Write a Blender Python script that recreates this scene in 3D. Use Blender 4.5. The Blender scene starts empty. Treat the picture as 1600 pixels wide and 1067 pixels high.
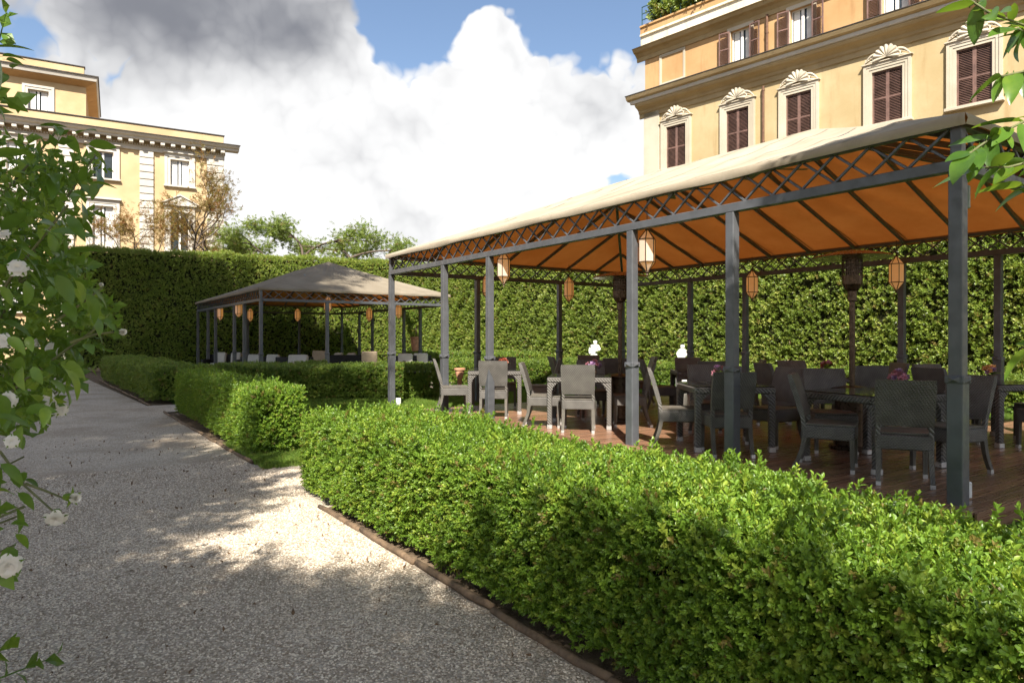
import bpy, math, random
import numpy as np
from mathutils import Vector, Matrix, Euler

SC = bpy.context.scene
COL = SC.collection
R = math.radians
random.seed(7)
RNG = np.random.default_rng(7)

# ------------------------------------------------------------------ camera
F = 1067.0                 # focal length in pixels of the 1600 px wide photograph
EYE = 1.45
HZ = 528.0                 # horizon row
cam = bpy.data.cameras.new('camera')
cam.sensor_width = 36.0
cam.lens = 36.0 * F / 1600.0
cam.shift_y = -5.5 / 1600.0
cam.clip_start = 0.05
cam.clip_end = 2000.0
camo = bpy.data.objects.new('camera', cam)
COL.objects.link(camo)
camo.location = (0, 0, EYE)
camo.rotation_euler = (R(90), 0, 0)
SC.camera = camo

# ------------------------------------------------------------------ sky
SUN_EL = 47.0
world = bpy.data.worlds.new('World')
SC.world = world
world.use_nodes = True


class NT:
    """tiny helper to write node trees"""
    def __init__(s, tree):
        s.t = tree
        s.t.nodes.clear()

    def n(s, typ, **kw):
        x = s.t.nodes.new(typ)
        for k, v in kw.items():
            setattr(x, k, v)
        return x

    def l(s, a, b):
        s.t.links.new(a, b)

    def put(s, sock, v):
        if hasattr(v, 'is_output'):
            s.l(v, sock)
        elif v is not None:
            sock.default_value = v

    def m(s, op, a, b=None, c=None, clamp=False):
        x = s.n('ShaderNodeMath', operation=op, use_clamp=clamp)
        s.put(x.inputs[0], a)
        if b is not None: s.put(x.inputs[1], b)
        if c is not None: s.put(x.inputs[2], c)
        return x.outputs[0]

    def vm(s, op, a, b=None, out=0):
        x = s.n('ShaderNodeVectorMath', operation=op)
        s.put(x.inputs[0], a)
        if b is not None: s.put(x.inputs[1], b)
        return x.outputs['Value'] if op in ('DOT_PRODUCT', 'LENGTH', 'DISTANCE') else x.outputs[0]

    def vscale(s, a, k):
        x = s.n('ShaderNodeVectorMath', operation='SCALE')
        s.put(x.inputs[0], a)
        s.put(x.inputs['Scale'], k)
        return x.outputs[0]

    def noise(s, vec, scale, detail=4, rough=.5, dist=0., out='Fac'):
        x = s.n('ShaderNodeTexNoise')
        if vec is not None: s.l(vec, x.inputs['Vector'])
        x.inputs['Scale'].default_value = scale
        x.inputs['Detail'].default_value = detail
        x.inputs['Roughness'].default_value = rough
        x.inputs['Distortion'].default_value = dist
        return x.outputs[out]

    def ramp(s, fac, a, b, lo=0., hi=1.):
        x = s.n('ShaderNodeMapRange', interpolation_type='SMOOTHSTEP')
        s.put(x.inputs['Value'], fac)
        s.put(x.inputs['From Min'], a); s.put(x.inputs['From Max'], b)
        s.put(x.inputs['To Min'], lo); s.put(x.inputs['To Max'], hi)
        return x.outputs['Result']

    def mix(s, fac, a, b, blend='MIX'):
        x = s.n('ShaderNodeMix', data_type='RGBA', blend_type=blend)
        s.put(x.inputs['Factor'], fac)
        for sock, v in ((x.inputs['A'], a), (x.inputs['B'], b)):
            pass
        A = [i for i in x.inputs if i.name == 'A' and i.type == 'RGBA'][0]
        B = [i for i in x.inputs if i.name == 'B' and i.type == 'RGBA'][0]
        for sock, v in ((A, a), (B, b)):
            if hasattr(v, 'is_output'): s.l(v, sock)
            else: sock.default_value = (v[0], v[1], v[2], 1)
        return [o for o in x.outputs if o.type == 'RGBA'][0]


def pdir(u, v):
    return Vector(((u - 800) / F, 1.0, (HZ - v) / F)).normalized()


def build_sky():
    t = NT(world.node_tree)
    out = t.n('ShaderNodeOutputWorld')
    tc = t.n('ShaderNodeTexCoord')
    d = tc.outputs['Generated']
    sky = t.n('ShaderNodeTexSky', sky_type='NISHITA')
    sky.sun_disc = False
    sky.sun_elevation = R(SUN_EL)
    sky.sun_rotation = R(180)
    sky.air_density = 1.0
    sky.dust_density = 1.2
    bg1 = t.n('ShaderNodeBackground')
    t.l(sky.outputs[0], bg1.inputs['Color'])
    bg1.inputs['Strength'].default_value = 0.075
    # warped direction for cauliflower edges
    warp1 = t.vm('SUBTRACT', t.noise(d, 6.0, 4, .6, out='Color'), (.5, .5, .5))
    dw = t.vm('ADD', d, t.vscale(warp1, .10))

    def puffs(vec):
        """rounded bumps with creases between them, three sizes"""
        acc = None
        for sc_, w in ((9., .55), (21., .28), (50., .17)):
            x = t.n('ShaderNodeTexVoronoi', feature='F1')
            t.l(vec, x.inputs['Vector'])
            x.inputs['Scale'].default_value = sc_
            q = t.m('MULTIPLY', t.m('MULTIPLY', x.outputs['Distance'], x.outputs['Distance']), -1.3 * w)
            acc = q if acc is None else t.m('ADD', acc, q)
        return t.m('ADD', acc, .78)
    billow = puffs(dw)
    soft = t.noise(d, 5.0, 4, .55)

    def gather(val, blobs):
        for (u, v, r, a) in blobs:
            x = t.n('ShaderNodeMapRange', interpolation_type='SMOOTHSTEP')
            t.l(t.vm('DISTANCE', dw, tuple(pdir(u, v))), x.inputs['Value'])
            x.inputs['From Min'].default_value = 0.
            x.inputs['From Max'].default_value = r
            x.inputs['To Min'].default_value = a
            x.inputs['To Max'].default_value = 0.
            val = t.m('ADD', val, x.outputs['Result'])
        return val
    # broken cumulus all over the sky, gathered and opened as in the photograph
    cover = t.noise(d, 2.2, 2, .5)
    dens = t.m('ADD', t.m('MULTIPLY', t.m('SUBTRACT', cover, .5), 1.6), t.m('MULTIPLY', t.m('SUBTRACT', billow, .5), 1.1))
    # (low down the cumulus closes to an even white)
    sz = t.n('ShaderNodeSeparateXYZ'); t.l(d, sz.inputs[0])
    dens = t.m('ADD', dens, t.ramp(sz.outputs[2], .02, .30, 1.0, 0.))
    dens = gather(t.m('ADD', dens, .30), (
        (780, 170, .26, .8), (560, 250, .34, .6), (330, 30, .36, .9), (950, 170, .22, .6), (220, 190, .16, .5), (60, 40, .2, .25), (755, 50, .11, .9),
        (650, 60, .13, -1.5), (600, -25, .10, -.8), (880, 10, .15, -1.7), (700, -50, .12, -1.2), (225, 122, .085, -.9), (340, 160, .06, -.5), (150, 95, .07, -.5), (20, 60, .10, -.5)))
    mask = t.ramp(dens, .24, .46)
    # lit from behind the viewer and above: relief of the billows
    relief = t.m('SUBTRACT', billow, puffs(t.vm('ADD', dw, (.006, 0., .014))))
    # grey bellies where the cloud is thick
    gs = t.m('ADD', t.m('MULTIPLY', t.m('SUBTRACT', soft, .5), 1.5), t.m('MULTIPLY', t.m('SUBTRACT', billow, .55), -.5))
    gs = t.m('ADD', gs, t.m('MULTIPLY', relief, .8))
    gs = gather(t.m('ADD', gs, .24), (
        (230, 20, .22, .50), (400, 40, .20, .42), (540, 60, .14, .45), (330, -120, .36, .38), (120, 20, .16, .3), (480, 255, .10, .30), (640, 352, .09, .45), (600, 205, .12, .15), (910, 180, .10, .22), (420, 180, .06, .25),
        (760, 60, .18, -.2), (290, 215, .12, -.35), (820, 400, .30, -.4), (430, 350, .24, -.4), (700, 300, .14, -.2), (400, 190, .14, -.4), (560, 170, .12, -.35)))
    grey = t.ramp(gs, .02, 1.6)
    colr = t.mix(grey, (1.0, 1.0, 1.0), (.24, .25, .285))
    bg2 = t.n('ShaderNodeBackground')
    t.l(colr, bg2.inputs['Color'])
    bg2.inputs['Strength'].default_value = 0.425
    mx = t.n('ShaderNodeMixShader')
    t.l(mask, mx.inputs[0]); t.l(bg1.outputs[0], mx.inputs[1]); t.l(bg2.outputs[0], mx.inputs[2])
    t.l(mx.outputs[0], out.inputs['Surface'])


build_sky()
world.cycles.sampling_method = 'NONE'   # an even sky: found well enough by scattered light alone

sun = bpy.data.lights.new('sun', 'SUN')
sun.energy = 4.6
sun.angle = R(0.53)
sun.color = (1.0, .93, .82)
suno = bpy.data.objects.new('sun', sun)
COL.objects.link(suno)
suno.location = (0, -30, 40)
suno.rotation_euler = (R(90 - SUN_EL), 0, R(0))

SC.render.engine = 'CYCLES'
SC.view_settings.view_transform = 'Standard'
SC.view_settings.look = 'None'
SC.view_settings.gamma = 1.0
SC.view_settings.exposure = 1.34
SC.cycles.use_denoising = True
SC.cycles.use_adaptive_sampling = True
SC.cycles.adaptive_threshold = 0.02
SC.cycles.max_bounces = 5
SC.cycles.diffuse_bounces = 3
SC.cycles.transmission_bounces = 4
SC.cycles.transparent_max_bounces = 4
SC.cycles.caustics_reflective = False
SC.cycles.caustics_refractive = False

# ------------------------------------------------------------------ frames of reference
D1 = Vector((-.562, .827))          # along the pavilions, away from the camera
D2 = Vector((.827, .562))           # across them
PAV_ROT = math.atan2(-.827, .562)   # local x = -D1, local y = D2


def PQ(p, q, z=0.):
    return Vector((q * .827 - p * .562, q * .562 + p * .827, z))


def at(u, v, Y):
    return Vector(((u - 800) / F * Y, Y, EYE + (HZ - v) / F * Y))


# ------------------------------------------------------------------ mesh helpers
class MB:
    def __init__(s):
        s.v = []; s.f = []

    def add(s, vs, fs, M=None):
        o = len(s.v)
        s.v += [tuple(M @ Vector(x)) for x in vs] if M is not None else [tuple(x) for x in vs]
        s.f += [tuple(i + o for i in f) for f in fs]
        return s

    def box(s, x0, x1, y0, y1, z0, z1, M=None):
        vs = [(x0, y0, z0), (x1, y0, z0), (x1, y1, z0), (x0, y1, z0), (x0, y0, z1), (x1, y0, z1), (x1, y1, z1), (x0, y1, z1)]
        fs = [(0, 3, 2, 1), (4, 5, 6, 7), (0, 1, 5, 4), (1, 2, 6, 5), (2, 3, 7, 6), (3, 0, 4, 7)]
        return s.add(vs, fs, M)

    def cbox(s, x0, x1, y0, y1, z0, z1, b=.004, M=None):
        """box with chamfered edges: 24 corners"""
        c = [(x0 + x1) / 2, (y0 + y1) / 2, (z0 + z1) / 2]
        h = [(x1 - x0) / 2, (y1 - y0) / 2, (z1 - z0) / 2]
        b = min(b, .45 * min(h))
        idx = {}; vs = []
        for sx in (-1, 1):
            for sy in (-1, 1):
                for sz in (-1, 1):
                    sg = (sx, sy, sz)
                    for a in range(3):
                        p = [c[k] + sg[k] * (h[k] if k == a else h[k] - b) for k in range(3)]
                        idx[(sx, sy, sz, a)] = len(vs); vs.append(p)
        fs = []
        for a in range(3):
            o1, o2 = [(1, 2), (2, 0), (0, 1)][a]
            for sg in (-1, 1):
                q = []
                for s1, s2 in ((-1, -1), (1, -1), (1, 1), (-1, 1)):
                    k = [0, 0, 0]; k[a] = sg; k[o1] = s1; k[o2] = s2
                    q.append(idx[(k[0], k[1], k[2], a)])
                fs.append(tuple(q if sg > 0 else q[::-1]))
        for a in range(3):                       # edge along axis a
            o1, o2 = [(1, 2), (2, 0), (0, 1)][a]
            for s1 in (-1, 1):
                for s2 in (-1, 1):
                    def K(sa, ax):
                        k = [0, 0, 0]; k[a] = sa; k[o1] = s1; k[o2] = s2
                        return idx[(k[0], k[1], k[2], ax)]
                    q = [K(-1, o1), K(1, o1), K(1, o2), K(-1, o2)]
                    fs.append(tuple(q[::-1] if s1 * s2 > 0 else q))
        for sx in (-1, 1):
            for sy in (-1, 1):
                for sz in (-1, 1):
                    q = [idx[(sx, sy, sz, a)] for a in range(3)]
                    fs.append(tuple(q if sx * sy * sz > 0 else q[::-1]))
        return s.add(vs, fs, M)

    def tube(s, pts, rad, n=6, cap=True, M=None, phase=0.):
        pts = [Vector(p) for p in pts]
        if not hasattr(rad, '__len__'): rad = [rad] * len(pts)
        vs = []; fs = []
        up = Vector((0, 0, 1))
        prev = None
        for i, p in enumerate(pts):
            d = (pts[min(i + 1, len(pts) - 1)] - pts[max(i - 1, 0)]).normalized()
            if prev is None:
                a = d.cross(up if abs(d.z) < .9 else Vector((1, 0, 0))).normalized()
            else:
                a = (prev - d * prev.dot(d)).normalized()
            prev = a
            b = d.cross(a)
            for k in range(n):
                th = 2 * math.pi * k / n + phase
                vs.append(p + (a * math.cos(th) + b * math.sin(th)) * rad[i])
        for i in range(len(pts) - 1):
            for k in range(n):
                fs.append((i * n + k, i * n + (k + 1) % n, (i + 1) * n + (k + 1) % n, (i + 1) * n + k))
        if cap:
            fs.append(tuple(range(n))[::-1])
            fs.append(tuple((len(pts) - 1) * n + k for k in range(n)))
        return s.add(vs, fs, M)

    def lathe(s, prof, n=16, M=None, phase=0.):
        vs = []; fs = []
        for r, z in prof:
            for k in range(n):
                th = 2 * math.pi * k / n + phase
                vs.append((r * math.cos(th), r * math.sin(th), z))
        for i in range(len(prof) - 1):
            for k in range(n):
                fs.append((i * n + k, i * n + (k + 1) % n, (i + 1) * n + (k + 1) % n, (i + 1) * n + k))
        fs.append(tuple(range(n))[::-1])
        fs.append(tuple((len(prof) - 1) * n + k for k in range(n)))
        return s.add(vs, fs, M)

    def prism(s, poly, axis_pts0, axis_pts1):
        pass

    def extrude_x(s, prof, x0, x1, M=None):
        """closed profile of (y,z) swept along x"""
        n = len(prof)
        vs = [(x0, y, z) for y, z in prof] + [(x1, y, z) for y, z in prof]
        fs = [(i, (i + 1) % n, n + (i + 1) % n, n + i) for i in range(n)]
        fs += [tuple(range(n))[::-1], tuple(range(n, 2 * n))]
        return s.add(vs, fs, M)

    def mesh(s, name, mat=None, smooth=False):
        me = bpy.data.meshes.new(name)
        me.from_pydata(s.v, [], s.f)
        if mat: me.materials.append(mat)
        if smooth:
            me.polygons.foreach_set('use_smooth', [True] * len(me.polygons))
        me.update()
        return me

    def build(s, name, mat, parent=None, loc=None, rot=None, smooth=False):
        return link(name, s.mesh(name, mat, smooth), parent, loc, rot)


def link(name, data, parent=None, loc=None, rot=None):
    o = bpy.data.objects.new(name, data)
    COL.objects.link(o)
    if parent is not None: o.parent = parent
    if loc is not None: o.location = loc
    if rot is not None: o.rotation_euler = rot
    return o


def tag(o, label=None, cat=None, group=None, kind=None):
    if label: o['label'] = label
    if cat: o['category'] = cat
    if group: o['group'] = group
    if kind: o['kind'] = kind
    return o


def thing(name, label, cat, loc=(0, 0, 0), rz=0., group=None):
    return tag(link(name, None, None, loc, (0, 0, rz)), label, cat, group)


def copy_tree(o, parent=None):
    kids = list(o.children)
    c = o.copy()
    COL.objects.link(c)
    if parent is not None: c.parent = parent
    for k in kids: copy_tree(k, c)
    return c


def TR(loc, rz=0., rx=0., ry=0., sc=1.):
    return Matrix.Translation(loc) @ Euler((rx, ry, rz)).to_matrix().to_4x4() @ Matrix.Scale(sc, 4)


# ------------------------------------------------------------------ materials
def principled(t, rough=.6, metal=0., spec=.5):
    b = t.n('ShaderNodeBsdfPrincipled')
    b.inputs['Roughness'].default_value = rough
    b.inputs['Metallic'].default_value = metal
    b.inputs['Specular IOR Level'].default_value = spec
    return b


def new_mat(name):
    m = bpy.data.materials.new(name)
    m.use_nodes = True
    t = NT(m.node_tree)
    out = t.n('ShaderNodeOutputMaterial')
    return m, t, out


def bumped(t, b, height, strength=.4, dist=.01):
    x = t.n('ShaderNodeBump')
    x.inputs['Strength'].default_value = strength
    x.inputs['Distance'].default_value = dist
    t.l(height, x.inputs['Height'])
    t.l(x.outputs[0], b.inputs['Normal'])


def mat_plain(name, col, rough=.6, metal=0., var=.25, scale=6., bump=0., bscale=60., spec=.5, dist=.004, streak=False):
    """base colour with mottled wear"""
    m, t, out = new_mat(name)
    b = principled(t, rough, metal, spec)
    g = t.n('ShaderNodeNewGeometry').outputs['Position']
    if streak:
        mp = t.n('ShaderNodeMapping'); t.l(g, mp.inputs[0]); mp.inputs['Scale'].default_value = (1, 1, .18); g2 = mp.outputs[0]
    else:
        g2 = g
    n1 = t.noise(g2, scale, 6, .6)
    dark = tuple(c * (1 - var) for c in col); lite = tuple(min(1, c * (1 + var * .6)) for c in col)
    c = t.mix(t.ramp(n1, .3, .7), dark, lite)
    t.l(c, b.inputs['Base Color'])
    t.l(t.ramp(t.noise(g, scale * 3, 3), .3, .7, max(0, rough - .12), min(1, rough + .12)), b.inputs['Roughness'])
    if bump: bumped(t, b, t.noise(g, bscale, 5, .6), bump, dist)
    t.l(b.outputs[0], out.inputs[0])
    return m


def mat_leaf(name, c_dark, c_mid, c_lite, trans=.3, rough=.42, patch=1.2, hue_rand=1.0, dead=.8):
    m, t, out = new_mat(name)
    g = t.n('ShaderNodeNewGeometry')
    oi = t.n('ShaderNodeObjectInfo')
    pn = t.noise(g.outputs['Position'], patch, 3, .6)
    pn2 = t.noise(g.outputs['Position'], patch * 9, 2, .6)
    f = t.m('ADD', t.m('MULTIPLY', oi.outputs['Random'], .55 * hue_rand), t.m('MULTIPLY', pn, .6))
    f = t.m('ADD', f, t.m('MULTIPLY', t.m('SUBTRACT', pn2, .5), .5))
    c = t.mix(t.ramp(f, .25, .62), c_dark, c_mid)
    c = t.mix(t.ramp(f, .62, 1.0), c, c_lite)
    c = t.mix(t.ramp(t.m('FRACT', t.m('MULTIPLY', oi.outputs['Random'], 37.7)), .955, .97, 0., dead), c, (.20, .125, .045))
    b = principled(t, rough, 0, .4)
    t.l(c, b.inputs['Base Color'])
    tr = t.n('ShaderNodeBsdfTranslucent')
    t.l(t.mix(.55, c, (c_lite[0] * 1.3, c_lite[1] * 1.3, c_lite[2] * .6)), tr.inputs['Color'])
    mx = t.n('ShaderNodeMixShader')
    mx.inputs[0].default_value = trans
    t.l(b.outputs[0], mx.inputs[1]); t.l(tr.outputs[0], mx.inputs[2])
    t.l(mx.outputs[0], out.inputs[0])
    return m


def mat_gravel():
    m, t, out = new_mat('gravel')
    b = principled(t, .9, 0, .2)
    g = t.n('ShaderNodeNewGeometry').outputs['Position']
    v = t.n('ShaderNodeTexVoronoi'); t.l(g, v.inputs['Vector']); v.inputs['Scale'].default_value = 75
    v2 = t.n('ShaderNodeTexVoronoi'); t.l(g, v2.inputs['Vector']); v2.inputs['Scale'].default_value = 34
    cell = t.n('ShaderNodeSeparateColor'); t.l(v.outputs['Color'], cell.inputs[0])
    cell2 = t.n('ShaderNodeSeparateColor'); t.l(v2.outputs['Color'], cell2.inputs[0])
    c = t.mix(cell.outputs[0], (.36, .28, .20), (.86, .75, .60))
    c = t.mix(t.m('MULTIPLY', cell2.outputs[1], .5), c, (.62, .56, .48))
    c = t.mix(t.ramp(v.outputs['Distance'], .35, .75, 0., .5), c, (.16, .14, .115))
    big = t.noise(g, .9, 5, .6)
    c = t.mix(t.ramp(big, .36, .72, 0., .5), c, (.24, .175, .115))
    leaf = t.noise(g, 4.2, 4, .7)
    c = t.mix(t.ramp(leaf, .62, .72, 0., .6), c, (.16, .105, .065))
    t.l(c, b.inputs['Base Color'])
    h = t.m('ADD', t.m('MULTIPLY', v.outputs['Distance'], -1.), t.m('MULTIPLY', t.noise(g, 3.2, 4), 2.6))
    bumped(t, b, h, .9, .012)
    t.l(b.outputs[0], out.inputs[0])
    return m


def mat_wicker(name, col, sc=1.0):
    m, t, out = new_mat(name)
    b = principled(t, .48, 0, .45)
    tc = t.n('ShaderNodeTexCoord').outputs['Object']
    sep = t.n('ShaderNodeSeparateXYZ'); t.l(tc, sep.inputs[0])
    k = 2 * math.pi / (.026 * sc)
    a = t.m('ADD', sep.outputs[0], sep.outputs[1])
    sa = t.m('SINE', t.m('MULTIPLY', a, k))
    row = t.m('MULTIPLY', sep.outputs[2], 1 / (.014 * sc))
    par = t.m('SUBTRACT', t.m('MULTIPLY', t.m('GREATER_THAN', t.m('FRACT', t.m('MULTIPLY', row, .5)), .5), 2.), 1.)
    fr = t.m('SINE', t.m('MULTIPLY', t.m('FRACT', row), math.pi))
    h = t.m('MULTIPLY', t.m('ADD', t.m('MULTIPLY', t.m('MULTIPLY', sa, par), .5), .5), fr)
    g = t.n('ShaderNodeNewGeometry').outputs['Position']
    n = t.noise(g, 8, 4)
    c = t.mix(t.ramp(n, .3, .7), tuple(x * .8 for x in col), tuple(x * 1.2 for x in col))
    c = t.mix(t.ramp(h, 0., .6, .6, 0.), c, tuple(x * .25 for x in col))
    t.l(c, b.inputs['Base Color'])
    bumped(t, b, h, .8, .006)
    t.l(b.outputs[0], out.inputs[0])
    return m


def mat_rope(name, col):
    m, t, out = new_mat(name)
    b = principled(t, .48, 0, .45)
    tc = t.n('ShaderNodeTexCoord').outputs['Object']
    sep = t.n('ShaderNodeSeparateXYZ'); t.l(tc, sep.inputs[0])
    a = t.m('ADD', t.m('ADD', sep.outputs[0], sep.outputs[1]), sep.outputs[2])
    s1 = t.m('SINE', t.m('MULTIPLY', a, 2 * math.pi / .04))
    h = t.m('ADD', t.m('MULTIPLY', s1, .5), .5)
    c = t.mix(t.ramp(h, 0., .5), tuple(x * .35 for x in col), col)
    t.l(c, b.inputs['Base Color'])
    bumped(t, b, h, .8, .008)
    t.l(b.outputs[0], out.inputs[0])
    return m


def mat_canvas(name, k=1.):
    m, t, out = new_mat(name)
    g = t.n('ShaderNodeNewGeometry').outputs['Position']
    d = t.n('ShaderNodeBsdfDiffuse')
    n = t.noise(g, 1.1, 6, .65)
    c = t.mix(t.ramp(n, .3, .72), (.385 * k, .33 * k, .25 * k), (.48 * k, .42 * k, .33 * k))
    mp = t.n('ShaderNodeMapping'); t.l(t.n('ShaderNodeTexCoord').outputs['Object'], mp.inputs[0]); mp.inputs['Scale'].default_value = (3, .4, .4)
    st = t.noise(mp.outputs[0], 3, 5, .6)
    c = t.mix(t.ramp(st, .56, .75, 0., .35), c, (.27, .22, .155))
    c = t.mix(t.n('ShaderNodeNewGeometry').outputs['Backfacing'], c, t.mix(t.ramp(n, .3, .72), (.34, .175, .08), (.43, .235, .115)))   # underside painted russet: glow of sun through the canvas put into the colour
    t.l(c, d.inputs['Color'])
    tr = t.n('ShaderNodeBsdfTranslucent')
    t.l(t.mix(t.ramp(n, .3, .7), (.48, .13, .02), (.56, .17, .03)), tr.inputs['Color'])
    mx = t.n('ShaderNodeMixShader'); mx.inputs[0].default_value = .15
    t.l(d.outputs[0], mx.inputs[1]); t.l(tr.outputs[0], mx.inputs[2])
    bp = t.n('ShaderNodeBump'); bp.inputs['Strength'].default_value = .25; bp.inputs['Distance'].default_value = .03
    t.l(t.noise(g, 2.5, 4), bp.inputs['Height'])
    t.l(bp.outputs[0], d.inputs['Normal'])
    t.l(mx.outputs[0], out.inputs[0])
    return m


def mat_translucent(name, c1, c2, f):
    m, t, out = new_mat(name)
    d = principled(t, .35, 0, .5); d.inputs['Base Color'].default_value = (*c1, 1)
    tr = t.n('ShaderNodeBsdfTranslucent')
    g = t.n('ShaderNodeNewGeometry').outputs['Position']
    t.l(t.mix(t.noise(g, 14, 3), tuple(x * .75 for x in c2), c2), tr.inputs['Color'])
    mx = t.n('ShaderNodeMixShader'); mx.inputs[0].default_value = f
    t.l(d.outputs[0], mx.inputs[1]); t.l(tr.outputs[0], mx.inputs[2])
    t.l(mx.outputs[0], out.inputs[0])
    return m


def mat_deck():
    m, t, out = new_mat('deck_wood')
    b = principled(t, .33, 0, .5)
    oi = t.n('ShaderNodeObjectInfo').outputs['Random']
    tc = t.n('ShaderNodeTexCoord').outputs['Object']
    off = t.n('ShaderNodeCombineXYZ'); t.put(off.inputs[1], t.m('MULTIPLY', oi, 50.))
    mp = t.n('ShaderNodeMapping'); t.l(t.vm('ADD', tc, off.outputs[0]), mp.inputs[0]); mp.inputs['Scale'].default_value = (14, .35, 8)
    n = t.noise(mp.outputs[0], 4, 6, .65)
    c = t.mix(t.ramp(n, .3, .7), (.19, .095, .055), (.31, .17, .105))
    c = t.mix(t.m('MULTIPLY', oi, .75), c, (.14, .085, .055))
    t.l(c, b.inputs['Base Color'])
    t.l(t.ramp(n, .3, .7, .22, .38), b.inputs['Roughness'])
    bumped(t, b, n, .25, .003)
    t.l(b.outputs[0], out.inputs[0])
    return m


def mat_stucco(name, c1, c2, stain=(.42, .30, .15), amt=.4):
    m, t, out = new_mat(name)
    b = principled(t, .92, 0, .2)
    g = t.n('ShaderNodeNewGeometry').outputs['Position']
    n = t.noise(g, .55, 7, .62)
    c = t.mix(t.ramp(n, .3, .7), c1, c2)
    mp = t.n('ShaderNodeMapping'); t.l(g, mp.inputs[0]); mp.inputs['Scale'].default_value = (1.6, 1.6, .22)
    s = t.noise(mp.outputs[0], 1.3, 6, .65)
    c = t.mix(t.ramp(s, .52, .8, 0., amt), c, stain)
    t.l(c, b.inputs['Base Color'])
    bumped(t, b, t.noise(g, 14, 5, .6), .25, .01)
    t.l(b.outputs[0], out.inputs[0])
    return m


M = {}
M['gravel'] = mat_gravel()
M['soil'] = mat_plain('soil', (.17, .125, .085), .95, var=.5, scale=9, bump=.8, bscale=50, spec=.1, dist=.02)
M['lawn'] = mat_plain('lawn_turf', (.075, .15, .02), .9, var=.4, scale=5, bump=.8, bscale=90, spec=.1, dist=.02)
M['edging'] = mat_plain('edging_wood', (.15, .10, .06), .85, var=.45, scale=12, bump=.6, bscale=40, dist=.006)
M['metal'] = mat_plain('painted_steel', (.10, .105, .115), .42, .15, var=.18, scale=5, bump=.08, bscale=120)
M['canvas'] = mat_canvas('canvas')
M['dimmed'] = mat_canvas('shade_dimmed_canvas', .62)  # same canvas darkened: shade on the far roof put into its colour
M['seam'] = mat_plain('canvas_seam', (.33, .28, .21), .9, var=.15)
M['wicker'] = mat_wicker('dark_wicker', (.15, .138, .125))
M['wicker_fine'] = mat_wicker('seat_wicker', (.165, .15, .125), .8)
M['rope'] = mat_rope('rope_wicker', (.16, .148, .135))
M['steel'] = mat_plain('brushed_foot_metal', (.62, .60, .57), .38, .6, var=.15)
M['glass_top'] = mat_plain('table_glass', (.02, .022, .02), .06, 0, var=.1, spec=.6)
M['deck'] = mat_deck()
M['bronze'] = mat_plain('heater_bronze', (.085, .055, .035), .35, .7, var=.3, scale=10)
M['dish'] = mat_plain('heater_dish_metal', (.40, .30, .23), .32, .85, var=.2)
M['amber'] = mat_translucent('amber_glass', (.86, .80, .70), (1.0, .60, .17), .5)
_t = M['amber'].node_tree                      # the panes themselves emit a faint added amber glow
_b = [x for x in _t.nodes if x.type == 'BSDF_PRINCIPLED'][0]
_b.inputs['Emission Color'].default_value = (1.0, .50, .16, 1)
_b.inputs['Emission Strength'].default_value = .14
M['brass'] = mat_plain('lantern_iron', (.10, .065, .045), .5, .5, var=.3)
M['white_box'] = mat_plain('white_plastic', (.62, .62, .60), .5, var=.08)
M['terracotta'] = mat_plain('terracotta', (.56, .29, .17), .85, var=.3, scale=9, bump=.3)
M['marble'] = mat_plain('white_marble', (.82, .80, .76), .6, var=.1, scale=8, bump=.15)
M['blackwicker'] = mat_wicker('black_wicker', (.022, .021, .022))
M['cushion'] = mat_plain('cream_fabric', (.52, .50, .45), .95, var=.08, scale=4, bump=.2)
M['tan'] = mat_plain('tan_fabric', (.36, .28, .19), .95, var=.12, scale=5, bump=.2)
M['stone'] = mat_plain('pale_paving', (.40, .38, .34), .9, var=.3, scale=4, bump=.4, bscale=30)
M['flag'] = mat_plain('warm_flagstone', (.40, .29, .19), .9, var=.4, scale=6, bump=.7, bscale=16, dist=.02)
M['fan'] = mat_plain('fan_paint', (.17, .20, .15), .45, var=.15)
M['bark'] = mat_plain('bark', (.10, .075, .055), .95, var=.45, scale=14, bump=.8, bscale=30, dist=.02)
M['twig'] = mat_plain('green_twig', (.12, .13, .05), .8, var=.3, scale=20)
M['core'] = mat_plain('hedge_shade_twigs', (.030, .032, .014), .95, var=.5, scale=20, bump=.8, bscale=40, spec=.1, dist=.03)  # dark filler inside the hedges: shade between the leaves put into its colour

# leaves
M['box'] = mat_leaf('box_leaf', (.075, .15, .018), (.165, .285, .032), (.33, .41, .055), .34, .40, 1.5)
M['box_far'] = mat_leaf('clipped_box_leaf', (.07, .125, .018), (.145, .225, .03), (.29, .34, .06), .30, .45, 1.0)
M['tall'] = mat_leaf('tall_hedge_leaf', (.13, .19, .036), (.19, .27, .04), (.44, .46, .12), .36, .34, .8)
M['rose'] = mat_leaf('rose_leaf', (.06, .13, .022), (.12, .225, .03), (.24, .34, .045), .40, .36, 5, dead=0.)
M['laurel'] = mat_leaf('laurel_leaf', (.05, .115, .02), (.10, .20, .028), (.22, .31, .04), .40, .28, 4, dead=0.)
M['albizia'] = mat_leaf('feathery_leaf', (.12, .12, .02), (.20, .15, .035), (.32, .14, .05), .35, .5, .25)
M['pale'] = mat_leaf('pale_tree_leaf', (.09, .14, .025), (.17, .24, .045), (.30, .36, .08), .35, .5, .3)
M['pine'] = mat_leaf('pine_needle', (.03, .06, .015), (.05, .09, .02), (.08, .12, .03), .15, .6, .5)
M['grass'] = mat_leaf('grass_blade', (.07, .13, .018), (.13, .215, .03), (.22, .30, .05), .35, .5, 2)
M['petal'] = mat_translucent('white_petal', (.82, .80, .75), (.85, .85, .72), .35)


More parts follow.
